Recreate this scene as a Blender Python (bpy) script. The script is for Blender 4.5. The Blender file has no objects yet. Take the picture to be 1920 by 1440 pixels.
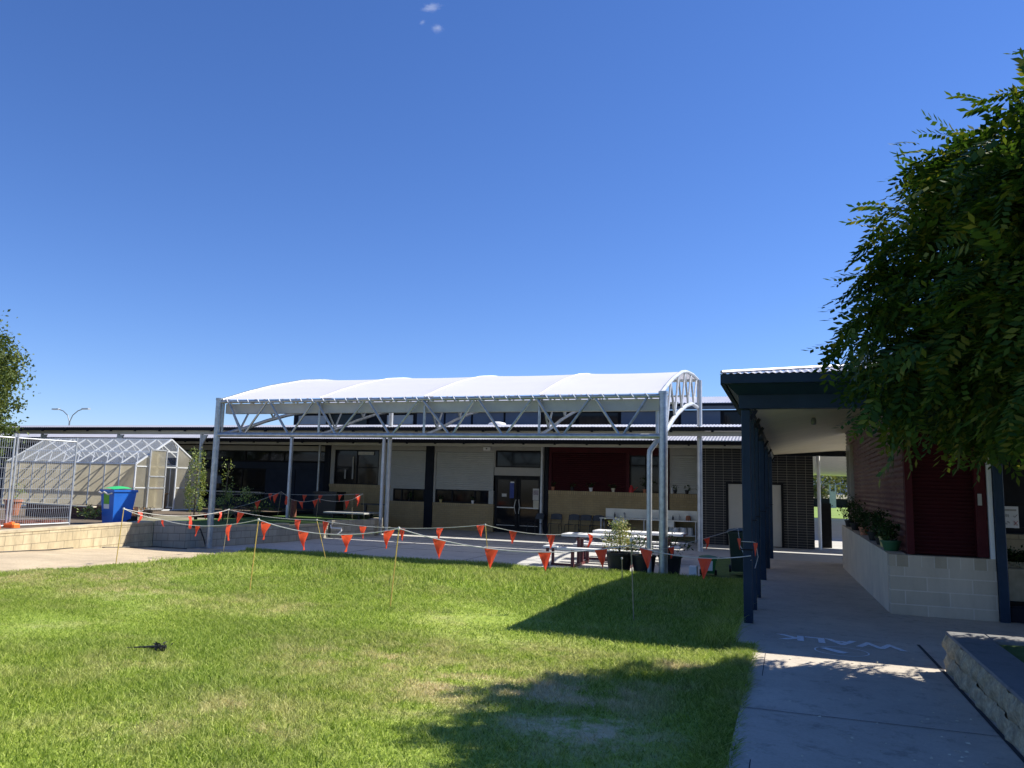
import bpy, math, random
import numpy as np
random.seed(7); rng = np.random.default_rng(7)
C = bpy.context.scene.collection
PI = math.pi
# ------------------------------------------------------------------ camera model (used to look up real places)
F, YAW, PITCH, ROLL = 1452.06, .341804, .128587, .0255367
CAM = np.array([0, 0, 1.9])
_r0 = np.array([math.cos(YAW), math.sin(YAW), 0])
FW = np.array([-math.sin(YAW)*math.cos(PITCH), math.cos(YAW)*math.cos(PITCH), math.sin(PITCH)])
_u0 = np.cross(_r0, FW)
RT = math.cos(ROLL)*_r0 + math.sin(ROLL)*_u0
UP = -math.sin(ROLL)*_r0 + math.cos(ROLL)*_u0
def ray(px, py): return FW + (px-960)/F*RT - (py-720)/F*UP
def PG(px, py, z): d = ray(px, py); return CAM + (z-1.9)/d[2]*d
def PY(px, py, Y): d = ray(px, py); return CAM + Y/d[1]*d
def PX(px, py, X): d = ray(px, py); return CAM + X/d[0]*d
def ZAT(px, py, X, Y): d = ray(px, py); return 1.9 + math.hypot(X, Y)/math.hypot(d[0], d[1])*d[2]
def zg(Y): return float(np.interp(Y, [0, 5, 8, 10, 11.6, 13.5, 15.2, 16.5, 17.2, 23], [.4, .4, .37, .33, .30, .20, .10, .03, 0, 0]))
def zp(Y): return float(np.interp(Y, [0, 5, 8, 11.6, 21, 23], [.4, .4, .37, .305, .05, 0]))
def GG(px, py, dz=0):
    z = .2
    for i in range(40):
        P = PG(px, py, z); z = .5*z + .5*(zg(P[1])+dz)
    return PG(px, py, z)
# ------------------------------------------------------------------ mesh builder
class MB:
    def __init__(s): s.v = []; s.f = []
    def add(s, vs, fs):
        n = len(s.v); s.v += [tuple(map(float, p)) for p in vs]; s.f += [tuple(i+n for i in f) for f in fs]; return s
    def box(s, x0, x1, y0, y1, z0, z1):
        x0, x1 = sorted((x0, x1)); y0, y1 = sorted((y0, y1)); z0, z1 = sorted((z0, z1))
        return s.add([(x0,y0,z0),(x1,y0,z0),(x1,y1,z0),(x0,y1,z0),(x0,y0,z1),(x1,y0,z1),(x1,y1,z1),(x0,y1,z1)],
              [(0,3,2,1),(4,5,6,7),(0,1,5,4),(1,2,6,5),(2,3,7,6),(3,0,4,7)])
    def bbox(s, x0, x1, y0, y1, z0, z1, b=.01):   # box with chamfered vertical and top edges
        x0, x1 = sorted((x0, x1)); y0, y1 = sorted((y0, y1)); z0, z1 = sorted((z0, z1))
        def ring(i, z): return [(x0+b+i, y0+i, z), (x1-b-i, y0+i, z), (x1-i, y0+b+i, z), (x1-i, y1-b-i, z), (x1-b-i, y1-i, z), (x0+b+i, y1-i, z), (x0+i, y1-b-i, z), (x0+i, y0+b+i, z)]
        vs = ring(0, z0) + ring(0, z1-b) + ring(b*.7, z1)
        fs = [tuple(range(7, -1, -1)), tuple(range(16, 24))]
        for k in (0, 8):
            for i in range(8): j = (i+1) % 8; fs.append((k+i, k+j, k+8+j, k+8+i))
        return s.add(vs, fs)
    def bar(s, a, b, w, h, up=(0, 0, 1)):      # rectangular bar from a to b
        a, b, up = map(lambda q: np.array(q, float), (a, b, up)); d = b-a; d /= np.linalg.norm(d)
        x = np.cross(d, up)
        if np.linalg.norm(x) < 1e-4: x = np.cross(d, (1, 0, 0))
        x /= np.linalg.norm(x); y = np.cross(x, d)
        vs = [p + sx*x*w/2 + sy*y*h/2 for p in (a, b) for sx, sy in ((-1,-1),(1,-1),(1,1),(-1,1))]
        return s.add(vs, [(0,1,2,3),(7,6,5,4),(0,4,5,1),(1,5,6,2),(2,6,7,3),(3,7,4,0)])
    def tube(s, pts, r, n=10, cap=True):
        pts = [np.array(p, float) for p in pts]; rs = r if hasattr(r, '__len__') else [r]*len(pts)
        vs = []; fs = []; px = None
        for i, p in enumerate(pts):
            d = pts[min(i+1, len(pts)-1)] - pts[max(i-1, 0)]; d /= (np.linalg.norm(d)+1e-12)
            if px is None:
                px = np.cross(d, (0, 0, 1));
                if np.linalg.norm(px) < 1e-3: px = np.cross(d, (1, 0, 0))
            px = px - d*np.dot(px, d); px /= np.linalg.norm(px); py = np.cross(d, px)
            for k in range(n):
                a = 2*PI*k/n; vs.append(p + rs[i]*(math.cos(a)*px + math.sin(a)*py))
        for i in range(len(pts)-1):
            for k in range(n):
                j = (k+1) % n; fs.append((i*n+k, i*n+j, (i+1)*n+j, (i+1)*n+k))
        if cap: fs += [tuple(range(n-1, -1, -1)), tuple((len(pts)-1)*n+k for k in range(n))]
        return s.add(vs, fs)
    def lathe(s, cx, cy, prof, n=20, sx=1, sy=1):
        vs = [(cx+r*sx*math.cos(2*PI*k/n), cy+r*sy*math.sin(2*PI*k/n), z) for r, z in prof for k in range(n)]
        fs = [(i*n+k, i*n+(k+1) % n, (i+1)*n+(k+1) % n, (i+1)*n+k) for i in range(len(prof)-1) for k in range(n)]
        fs += [tuple(range(n-1, -1, -1)), tuple((len(prof)-1)*n+k for k in range(n))]
        return s.add(vs, fs)
    def prism(s, poly, d):                      # polygon (3-D points) extruded by vector d
        n = len(poly); d = np.array(d, float); P = [np.array(p, float) for p in poly]
        return s.add(P + [p+d for p in P], [tuple(range(n)), tuple(range(2*n-1, n-1, -1))] + [(i, (i+1) % n + 0, (i+1) % n + n, i+n) for i in range(n)])
    def grid(s, fn, nu, nv):
        vs = [fn(i/nu, j/nv) for j in range(nv+1) for i in range(nu+1)]
        w = nu+1
        return s.add(vs, [(j*w+i, j*w+i+1, (j+1)*w+i+1, (j+1)*w+i) for j in range(nv) for i in range(nu)])
    def build(s, name, mat=None, parent=None, smooth=False):
        me = bpy.data.meshes.new(name)
        root = np.zeros(3)
        if parent is not None: root = np.array(parent.get('_base', (0, 0, 0)))
        V = np.array(s.v, float)-root
        me.from_pydata(V.tolist(), [], s.f); me.validate(); me.update()
        o = bpy.data.objects.new(name, me); C.objects.link(o)
        if mat: me.materials.append(mat)
        if parent is not None: o.parent = parent; o['_base'] = list(map(float, root))
        if smooth: smooth_by_angle(me)
        return o
def smooth_by_angle(me, ang=40):
    me.shade_smooth()
    import bmesh
    bm = bmesh.new(); bm.from_mesh(me); lim = math.radians(ang)
    for e in bm.edges:
        if len(e.link_faces) == 2 and e.calc_face_angle(0) > lim: e.smooth = False
    bm.to_mesh(me); bm.free()
def np_mesh(name, V, Fq, mat, parent=None, mats=None):
    me = bpy.data.meshes.new(name)
    if parent is not None: V = V - np.array(parent.get('_base', (0, 0, 0)))
    k = Fq.shape[1]
    me.vertices.add(len(V)); me.vertices.foreach_set('co', V.astype(np.float32).ravel())
    me.loops.add(Fq.size); me.loops.foreach_set('vertex_index', Fq.astype(np.int32).ravel())
    me.polygons.add(len(Fq)); me.polygons.foreach_set('loop_start', np.arange(0, Fq.size, k, dtype=np.int32))
    me.update(calc_edges=True)
    o = bpy.data.objects.new(name, me); C.objects.link(o); me.materials.append(mat)
    if parent is not None: o.parent = parent; o['_base'] = parent.get('_base', (0, 0, 0))
    return o
def tag(o, label=None, cat=None, group=None, kind=None):
    if label: o['label'] = label
    if cat: o['category'] = cat
    if group: o['group'] = group
    if kind: o['kind'] = kind
    return o
def thing(name, label, cat, base=(0, 0, 0), group=None):
    o = bpy.data.objects.new(name, None); C.objects.link(o); o.empty_display_size = .2
    o.location = base; o['_base'] = list(map(float, base))
    return tag(o, label, cat, group)
def one(mb, name, mat, label, cat, group=None, smooth=False):
    return tag(mb.build(name, mat, None, smooth), label, cat, group)
def struct(o): return tag(o, kind='structure')
def dup(root, loc, rotz=0, label=None, group=None, mat=None):
    r = root.copy(); C.objects.link(r); r.location = loc; r.rotation_euler = (0, 0, rotz)
    if label: r['label'] = label
    if group: r['group'] = group
    for ch in list(root.children):
        c = ch.copy(); C.objects.link(c); c.parent = r
        for g in ch.children:
            d = g.copy(); C.objects.link(d); d.parent = c
    return r
# ------------------------------------------------------------------ materials
def nt(name):
    m = bpy.data.materials.new(name); m.use_nodes = True
    return m, m.node_tree, m.node_tree.nodes['Principled BSDF']
def N(t, typ, **kw):
    n = t.nodes.new(typ)
    for k, v in kw.items():
        if k in n.inputs: n.inputs[k].default_value = v
        else: setattr(n, k, v)
    return n
def ramp(t, fac, stops):
    r = t.nodes.new('ShaderNodeValToRGB'); e = r.color_ramp.elements
    while len(e) > len(stops): e.remove(e[-1])
    while len(e) < len(stops): e.new(.5)
    for el, (p, c) in zip(e, stops): el.position = p; el.color = (*c, 1)
    t.links.new(fac, r.inputs[0]); return r.outputs[0]
def noise(t, scale, detail=4, vec=None, rough=.6):
    n = N(t, 'ShaderNodeTexNoise', Scale=scale, Detail=detail, Roughness=rough)
    if vec is None:
        g = t.nodes.new('ShaderNodeNewGeometry'); vec = g.outputs['Position']
    t.links.new(vec, n.inputs['Vector']); return n.outputs['Fac']
def simple(name, col, rough=.6, metal=0, var=.12, scale=3, bump=0, bscale=60, spec=.5, fine=0, fscale=80):
    m, t, b = nt(name)
    b.inputs['Roughness'].default_value = rough; b.inputs['Metallic'].default_value = metal
    b.inputs['Specular IOR Level'].default_value = spec
    c = np.array(col)
    o = ramp(t, noise(t, scale), [(.3, tuple(c*(1-var))), (.7, tuple(np.clip(c*(1+var), 0, 1)))])
    if fine:
        mx = N(t, 'ShaderNodeMixRGB', blend_type='MULTIPLY'); mx.inputs[0].default_value = 1
        t.links.new(o, mx.inputs[1]); t.links.new(ramp(t, noise(t, fscale, 3), [(.3, (1-fine,)*3), (.7, (1+fine*.5,)*3)]), mx.inputs[2]); o = mx.outputs[0]
    t.links.new(o, b.inputs['Base Color'])
    t.links.new(ramp(t, noise(t, scale*2.3), [(.3, (max(0, rough-.08),)*3), (.7, (min(1, rough+.1),)*3)]), b.inputs['Roughness'])
    if bump:
        bp = N(t, 'ShaderNodeBump', Strength=bump, Distance=.01); t.links.new(noise(t, bscale, 5), bp.inputs['Height']); t.links.new(bp.outputs[0], b.inputs['Normal'])
    return m
def brick(name, c1, c2, mortar, bw, bh, ms=.01, rough=.85, stain=.25, offset=.5, voff=0, bump=.5, squash=1):
    m, t, b = nt(name); b.inputs['Roughness'].default_value = rough
    g = t.nodes.new('ShaderNodeNewGeometry'); sp = t.nodes.new('ShaderNodeSeparateXYZ'); t.links.new(g.outputs['Position'], sp.inputs[0])
    a = N(t, 'ShaderNodeMath', operation='ADD'); t.links.new(sp.outputs[0], a.inputs[0]); t.links.new(sp.outputs[1], a.inputs[1])
    z = N(t, 'ShaderNodeMath', operation='ADD'); t.links.new(sp.outputs[2], z.inputs[0]); z.inputs[1].default_value = voff
    cb = t.nodes.new('ShaderNodeCombineXYZ'); t.links.new(a.outputs[0], cb.inputs[0]); t.links.new(z.outputs[0], cb.inputs[1])
    br = N(t, 'ShaderNodeTexBrick', Scale=1); br.offset = offset
    br.inputs['Brick Width'].default_value = bw; br.inputs['Row Height'].default_value = bh; br.inputs['Mortar Size'].default_value = ms
    br.inputs['Mortar Smooth'].default_value = .1; br.inputs['Bias'].default_value = 0
    br.inputs['Color1'].default_value = (*c1, 1); br.inputs['Color2'].default_value = (*c2, 1); br.inputs['Mortar'].default_value = (*mortar, 1)
    t.links.new(cb.outputs[0], br.inputs['Vector'])
    mx = N(t, 'ShaderNodeMixRGB', blend_type='MULTIPLY'); mx.inputs[0].default_value = 1
    t.links.new(br.outputs[0], mx.inputs[1])
    mp = N(t, 'ShaderNodeMapping'); mp.inputs['Scale'].default_value = (1, 1, .35); t.links.new(g.outputs['Position'], mp.inputs[0])
    t.links.new(ramp(t, noise(t, 3.5, 8, mp.outputs[0], .7), [(.3, (1-stain,)*3), (.62, (1.05,)*3)]), mx.inputs[2])
    t.links.new(mx.outputs[0], b.inputs['Base Color'])
    bp = N(t, 'ShaderNodeBump', Strength=bump, Distance=.01, invert=True)
    ad = N(t, 'ShaderNodeMath', operation='ADD'); t.links.new(br.outputs['Fac'], ad.inputs[0])
    nm = N(t, 'ShaderNodeMath', operation='MULTIPLY'); t.links.new(noise(t, 40, 5), nm.inputs[0]); nm.inputs[1].default_value = .5
    t.links.new(nm.outputs[0], ad.inputs[1])
    t.links.new(ad.outputs[0], bp.inputs['Height']); t.links.new(bp.outputs[0], b.inputs['Normal'])
    return m
def leafmat(name, stops, trans=.35, rough=.6):
    m, t, b = nt(name); b.inputs['Roughness'].default_value = rough; b.inputs['Specular IOR Level'].default_value = .16
    g = t.nodes.new('ShaderNodeNewGeometry')
    ad = N(t, 'ShaderNodeMath', operation='MULTIPLY_ADD'); t.links.new(noise(t, 1.3, 3), ad.inputs[0]); ad.inputs[1].default_value = .7
    rr = N(t, 'ShaderNodeMath', operation='MULTIPLY'); t.links.new(g.outputs['Random Per Island'], rr.inputs[0]); rr.inputs[1].default_value = .55
    t.links.new(rr.outputs[0], ad.inputs[2])
    c = ramp(t, ad.outputs[0], stops); t.links.new(c, b.inputs['Base Color'])
    tr = t.nodes.new('ShaderNodeBsdfTranslucent'); mx = t.nodes.new('ShaderNodeMixShader'); mx.inputs[0].default_value = trans
    br = N(t, 'ShaderNodeMixRGB', blend_type='MULTIPLY'); br.inputs[0].default_value = 1; br.inputs[2].default_value = (1.5, 1.35, .5, 1)
    t.links.new(c, br.inputs[1]); t.links.new(br.outputs[0], tr.inputs[0])
    t.links.new(b.outputs[0], mx.inputs[1]); t.links.new(tr.outputs[0], mx.inputs[2])
    t.links.new(mx.outputs[0], t.nodes['Material Output'].inputs[0])
    return m
def glassy(name, col=(.006, .007, .009), rough=.06):
    m, t, b = nt(name); b.inputs['Base Color'].default_value = (*col, 1); b.inputs['Roughness'].default_value = rough; b.inputs['Specular IOR Level'].default_value = .22
    return m
def milky(name, col, transp, trans, rough=.35, var=.12):
    m, t, b = nt(name); b.inputs['Roughness'].default_value = rough
    c = ramp(t, noise(t, 2.2, 6), [(.3, tuple(np.array(col)*(1-var))), (.7, col)]); t.links.new(c, b.inputs['Base Color'])
    tl = t.nodes.new('ShaderNodeBsdfTranslucent'); t.links.new(c, tl.inputs[0])
    tp = t.nodes.new('ShaderNodeBsdfTransparent')
    m1 = t.nodes.new('ShaderNodeMixShader'); m1.inputs[0].default_value = trans
    t.links.new(b.outputs[0], m1.inputs[1]); t.links.new(tl.outputs[0], m1.inputs[2])
    m2 = t.nodes.new('ShaderNodeMixShader'); m2.inputs[0].default_value = transp
    t.links.new(m1.outputs[0], m2.inputs[1]); t.links.new(tp.outputs[0], m2.inputs[2])
    t.links.new(m2.outputs[0], t.nodes['Material Output'].inputs[0])
    return m
GRASS_DRY = [(-9.6, 9.3, 1.0, .8), (-10.6, 8.4, 1.2, .8), (-8.4, 8.2, 1.0, .7), (-6.6, 8.1, .9, .5), (-5.6, 7.9, .6, .5), (-3.0, 4.1, .4, .7), (-10.2, 10.6, .5, .6), (-4.9, 5.0, .5, .5), (-3.5, 4.4, .6, .5), (-2.4, 5.6, 1.0, .9), (-1.5, 5.7, .75, 1.3), (-1.25, 4.9, .6, 1.3), (-3.4, 6.0, 1, .7), (-2.9, 6.3, 1.2, .5), (-1.9, 7.0, .8, .45), (-.85, 6.9, .28, 1.1), (-.9, 6.2, .25, .9), (-1, 5.4, .3, .6), (-9.0, 10.3, .8, .3), (-6, 11.3, .5, .5), (-4.8, 10.6, .4, .4), (-3.7, 3.9, .5, .5)]
def dryness(t):
    g = t.nodes.new('ShaderNodeNewGeometry'); last = None
    n1 = noise(t, 2.6, 7, g.outputs['Position'], .8)
    for (x, y, r, a) in GRASS_DRY:
        d = N(t, 'ShaderNodeVectorMath', operation='DISTANCE'); mp = N(t, 'ShaderNodeMapping'); mp.inputs['Scale'].default_value = (1, 1, 0)
        t.links.new(g.outputs['Position'], mp.inputs[0]); t.links.new(mp.outputs[0], d.inputs[0]); d.inputs[1].default_value = (x, y, 0)
        q = N(t, 'ShaderNodeMapRange'); q.inputs['From Min'].default_value = r*1.25; q.inputs['From Max'].default_value = r*.1; q.inputs['To Max'].default_value = a
        t.links.new(d.outputs['Value'], q.inputs['Value'])
        if last is None: last = q.outputs[0]
        else:
            mxn = N(t, 'ShaderNodeMath', operation='MAXIMUM'); t.links.new(last, mxn.inputs[0]); t.links.new(q.outputs[0], mxn.inputs[1]); last = mxn.outputs[0]
    mul = N(t, 'ShaderNodeMath', operation='MULTIPLY'); t.links.new(last, mul.inputs[0])
    r2 = N(t, 'ShaderNodeMapRange'); r2.inputs['From Min'].default_value = .44; r2.inputs['From Max'].default_value = .56; t.links.new(n1, r2.inputs['Value']); t.links.new(r2.outputs[0], mul.inputs[1])
    bs = N(t, 'ShaderNodeMapRange'); bs.inputs['From Min'].default_value = .5; bs.inputs['From Max'].default_value = .66; bs.inputs['To Max'].default_value = .3; t.links.new(noise(t, 1.7, 9, g.outputs['Position'], .75), bs.inputs['Value'])
    ad = N(t, 'ShaderNodeMath', operation='ADD', use_clamp=True); t.links.new(mul.outputs[0], ad.inputs[0]); t.links.new(bs.outputs[0], ad.inputs[1])
    return ad.outputs[0], g
def grassmat(name, blades=False, dim=1.0):
    m, t, b = nt(name); b.inputs['Roughness'].default_value = .6; b.inputs['Specular IOR Level'].default_value = .25
    dry, g = dryness(t)
    if blades: fac = g.outputs['Random Per Island']
    else: fac = noise(t, 26, 6)
    gr = ramp(t, fac, [(.1, tuple(np.array((.17, .245, .035))*dim)), (.5, tuple(np.array((.33, .435, .06))*dim)), (.95, tuple(np.array((.56, .63, .19))*dim))])
    tint = ramp(t, noise(t, .45, 4), [(.35, (.94, .96, .9)), (.65, (1.08, 1.04, 1.0))])
    m0 = N(t, 'ShaderNodeMixRGB', blend_type='MULTIPLY'); m0.inputs[0].default_value = 1; t.links.new(gr, m0.inputs[1])
    cl_ = N(t, 'ShaderNodeMixRGB', blend_type='MULTIPLY'); cl_.inputs[0].default_value = 1; t.links.new(tint, cl_.inputs[1]); t.links.new(ramp(t, noise(t, 17, 3, None, .7), [(.36, (.66, .74, .6)), (.6, (1.12, 1.1, 1.1))]), cl_.inputs[2]); t.links.new(cl_.outputs[0], m0.inputs[2])
    st = ramp(t, fac, [(.1, (.50, .40, .20)), (.9, (.86, .73, .44))])
    mx = N(t, 'ShaderNodeMixRGB'); t.links.new(dry, mx.inputs[0]); t.links.new(m0.outputs[0], mx.inputs[1]); t.links.new(st, mx.inputs[2])
    t.links.new(mx.outputs[0], b.inputs['Base Color'])
    if blades:
        tr = t.nodes.new('ShaderNodeBsdfTranslucent'); ms = t.nodes.new('ShaderNodeMixShader'); ms.inputs[0].default_value = .5
        t.links.new(mx.outputs[0], tr.inputs[0]); t.links.new(b.outputs[0], ms.inputs[1]); t.links.new(tr.outputs[0], ms.inputs[2])
        t.links.new(ms.outputs[0], t.nodes['Material Output'].inputs[0])
    else:
        bp = N(t, 'ShaderNodeBump', Strength=.8, Distance=.03); t.links.new(noise(t, 60, 4), bp.inputs['Height']); t.links.new(bp.outputs[0], b.inputs['Normal'])
    return m
def concrete(name, col, stain=.2, joint=None, cool=0):
    m, t, b = nt(name); b.inputs['Roughness'].default_value = .8
    c = np.array(col)
    o = ramp(t, noise(t, .8, 8, None, .75), [(.3, tuple(c*(1-stain))), (.68, tuple(c*(1+stain*.5)))])
    mx = N(t, 'ShaderNodeMixRGB', blend_type='MULTIPLY'); mx.inputs[0].default_value = 1; t.links.new(o, mx.inputs[1])
    t.links.new(ramp(t, noise(t, 45, 6, None, .8), [(.3, (.84,)*3), (.7, (1.06,)*3)]), mx.inputs[2])
    m2 = N(t, 'ShaderNodeMixRGB', blend_type='MULTIPLY'); m2.inputs[0].default_value = 1; t.links.new(mx.outputs[0], m2.inputs[1])
    t.links.new(ramp(t, noise(t, 5.5, 6, None, .8), [(.34, (.7, .7, .7)), (.47, (1, 1, 1)), (.62, (1, 1, 1)), (.72, (1.12, 1.12, 1.12))]), m2.inputs[2])
    t.links.new(m2.outputs[0], b.inputs['Base Color'])
    bp = N(t, 'ShaderNodeBump', Strength=.25, Distance=.005); t.links.new(noise(t, 120, 6), bp.inputs['Height']); t.links.new(bp.outputs[0], b.inputs['Normal'])
    return m
M = dict(
 grass=grassmat('grass_ground'), blade=grassmat('grass_blade', True),
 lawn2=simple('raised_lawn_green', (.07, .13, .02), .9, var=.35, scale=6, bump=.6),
 sand=simple('sandy_gravel', (.50, .40, .26), .95, var=.16, scale=1.5, bump=.6, bscale=90, fine=.3, fscale=50),
 soil=simple('garden_soil', (.12, .09, .06), .95, var=.3, scale=4, bump=.6),
 dirt=simple('dry_ground', (.22, .2, .12), .95, var=.3, scale=.3),
 path=concrete('path_concrete', (.53, .465, .375), .26), pad=concrete('yard_concrete', (.5, .49, .46), .12),
 farpath=concrete('far_concrete', (.5, .48, .44), .12),
 paint=simple('white_path_paint', (.85, .86, .86), .7, var=.12, scale=30, fine=.2, fscale=60),
 joint=simple('dark_joint_gap', (.03, .03, .035), .9),  # near-black colour of the paving joints
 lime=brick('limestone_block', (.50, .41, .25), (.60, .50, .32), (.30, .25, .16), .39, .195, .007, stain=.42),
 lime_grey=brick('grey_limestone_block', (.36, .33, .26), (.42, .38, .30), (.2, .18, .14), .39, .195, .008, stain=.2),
 lime_p=brick('planter_block', (.50, .42, .31), (.57, .48, .36), (.64, .56, .45), .52, .18, .007, stain=.14, voff=.07, bump=.25),
 limecap=simple('limestone_cap', (.48, .40, .26), .9, var=.2, scale=5, bump=.3),
 sold=brick('soldier_course', (.38, .31, .21), (.57, .48, .36), (.62, .55, .44), .15, .6, .006, stain=.15, offset=0),
 rock=simple('rockface_block', (.36, .31, .20), .95, var=.3, scale=7, bump=1, bscale=25, fine=.35, fscale=35),
 coping=concrete('wall_coping', (.2, .2, .195), .2),
 tan=brick('tan_brick', (.38, .28, .135), (.42, .315, .16), (.30, .24, .13), .24, .086, .007, stain=.14, bump=.3),
 tancap=brick('tan_brick_cap', (.42, .31, .155), (.47, .36, .19), (.22, .18, .11), .086, .5, .008, stain=.12, offset=0, bump=.3),
 black=brick('black_brick', (.005, .005, .006), (.012, .011, .012), (.27, .25, .2), .30, .086, .0045, rough=.6, stain=.12, offset=0, voff=.02, bump=.2),
 galv=simple('galvanised_steel', (.40, .43, .44), .42, .75, var=.22, scale=9),
 galvp=simple('pale_galvanised_pipe', (.52, .54, .55), .45, .5, var=.12, scale=5),
 steelpaint=simple('grey_painted_steel', (.42, .43, .41), .5, 0, var=.08),
 fabric=milky('white_shade_fabric', (.76, .75, .79), 0, .2, .5, .03),
 webb=simple('white_webbing', (.75, .77, .8), .6),
 navy=simple('navy_paint', (.012, .03, .058), .5, var=.15, scale=4, spec=.22),
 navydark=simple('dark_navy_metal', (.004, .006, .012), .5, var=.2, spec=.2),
 navywall=simple('navy_cladding', (.028, .036, .055), .7, spec=.2, var=.15, scale=1.5),
 bluepanel=simple('blue_grey_panel', (.11, .145, .20), .5, var=.12, scale=1),
 roof=simple('pale_corrugated_steel', (.38, .385, .43), .45, .25, var=.1, scale=.8),
 cream=simple('cream_painted_sheet', (.74, .67, .50), .6, var=.06, scale=1.5),
 beam=simple('beige_fascia', (.44, .42, .35), .6, var=.08),
 shutter=simple('grey_roller_shutter', (.42, .42, .38), .5, var=.06),
 trimgrey=simple('grey_wall_trim', (.40, .385, .34), .6, var=.06),
 maroon=simple('maroon_steel', (.06, .007, .011), .5, var=.15, scale=3, spec=.15),
 maroonb=simple('brown_maroon_cladding', (.13, .034, .03), .34, var=.05, scale=1, spec=.7),
 maroond=simple('dark_maroon_shutter', (.038, .004, .007), .55, var=.12, spec=.12),
 glass=glassy('dark_window_glass'), frame=simple('black_window_frame', (.005, .005, .006), .5, spec=.2),
 door=simple('grey_door', (.46, .44, .38), .55, var=.04), white=simple('white_plastic', (.78, .78, .76), .45, var=.04),
 alu=simple('white_aluminium', (.72, .74, .74), .4, .2, var=.08),
 poly=milky('milky_polycarbonate', (.80, .73, .54), .15, .75, .3, .22), polyroof=milky('clear_ribbed_polycarbonate', (.62, .68, .76), .68, .4, .12, .1),
 timber=simple('weathered_timber', (.20, .13, .08), .85, var=.3, scale=6, bump=.4), darktimber=simple('dark_red_timber', (.07, .03, .022), .8, var=.3, scale=5, bump=.3),
 plank=simple('pale_plank', (.62, .57, .42), .8, var=.12, scale=6),
 blue=simple('blue_bin_plastic', (.02, .14, .55), .4, var=.08), greenlid=simple('green_lid_plastic', (.04, .5, .13), .4, var=.08),
 greenbin=simple('green_bin_plastic', (.02, .13, .025), .45, var=.12), dkgreen=simple('dark_green_bin_plastic', (.012, .035, .022), .45, var=.12),
 terracotta=simple('terracotta', (.42, .17, .09), .85, var=.2, scale=9), orange=simple('orange_block', (.9, .17, .02), .6, var=.15),
 blackpot=simple('black_pot_plastic', (.012, .012, .014), .5, var=.2), tabletop=simple('pale_grey_slab', (.66, .66, .65), .6, var=.06, scale=4),
 tablleg=simple('maroon_bench_frame', (.12, .025, .028), .5, var=.15), stainless=simple('stainless_steel', (.62, .60, .54), .38, .35, var=.08, scale=2),
 chairm=simple('charcoal_chair_plastic', (.045, .055, .068), .5, var=.1), chairleg=simple('black_chair_leg', (.012, .012, .013), .4),
 flag=None, rope=simple('white_rope', (.62, .60, .54), .8), cane=simple('yellow_cane', (.62, .42, .10), .6, var=.2, scale=20), canepale=simple('pale_cane', (.30, .27, .16), .7, var=.2, scale=20),
 wire=simple('fence_wire', (.55, .57, .6), .4, .6), red=simple('red_plastic', (.5, .02, .02), .4), rusty=simple('rusty_steel', (.2, .07, .045), .8, var=.3, scale=12),
 bark=simple('tree_bark', (.10, .075, .05), .95, var=.3, scale=12, bump=.8), hose=simple('black_hose', (.015, .015, .016), .5),
 lamp=simple('lamp_metal', (.25, .27, .3), .4, .5), pvc=simple('white_pvc_pipe', (.8, .8, .76), .4, var=.05), paper=simple('printed_paper', (.6, .58, .52), .7, var=.15, scale=14),
 yellowpot=simple('yellow_plant_pot', (.62, .5, .2), .6), bluepot=simple('blue_plant_pot', (.05, .28, .6), .5), greenpot=simple('green_planter_box', (.03, .12, .05), .5),
 ink=simple('dark_print', (.03, .03, .03), .7), greenprint=simple('green_print', (.14, .42, .03), .6), solar=glassy('solar_panel_glass', (.12, .16, .24), .25),
 hill=simple('distant_hill', (.12, .17, .25), 1, var=.1, scale=.01), shade=simple('black_shade_cloth', (.008, .008, .009), .9),
)
def flagmat():
    m, t, b = nt('orange_red_flag'); b.inputs['Base Color'].default_value = (.95, .10, .045, 1); b.inputs['Roughness'].default_value = .45
    tr = t.nodes.new('ShaderNodeBsdfTranslucent'); tr.inputs[0].default_value = (1, .12, .05, 1); mx = t.nodes.new('ShaderNodeMixShader'); mx.inputs[0].default_value = .45
    t.links.new(b.outputs[0], mx.inputs[1]); t.links.new(tr.outputs[0], mx.inputs[2]); t.links.new(mx.outputs[0], t.nodes['Material Output'].inputs[0]); return m
M['flag'] = flagmat()
M['leaf_big'] = leafmat('pinnate_leaf', [(.15, (.012, .035, .011)), (.45, (.022, .062, .015)), (.75, (.055, .11, .016)), (.95, (.16, .17, .03))], .27)
M['leaf_pear'] = leafmat('pear_leaf', [(.2, (.045, .07, .02)), (.6, (.09, .13, .035)), (.9, (.16, .19, .06))], .25)
M['leaf_bright'] = leafmat('shrub_leaf', [(.2, (.10, .16, .04)), (.6, (.2, .27, .08)), (.9, (.4, .42, .2))], .3)
M['leaf_dark'] = leafmat('pot_plant_leaf', [(.2, (.012, .03, .010)), (.6, (.03, .065, .018)), (.9, (.06, .10, .03))], .2)
M['leaf_far'] = leafmat('far_tree_leaf', [(.2, (.07, .10, .05)), (.6, (.14, .17, .07)), (.9, (.22, .24, .10))], .2)
M['succ'] = leafmat('pink_succulent', [(.2, (.35, .12, .06)), (.6, (.5, .28, .14)), (.9, (.55, .42, .22))], .2)
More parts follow.
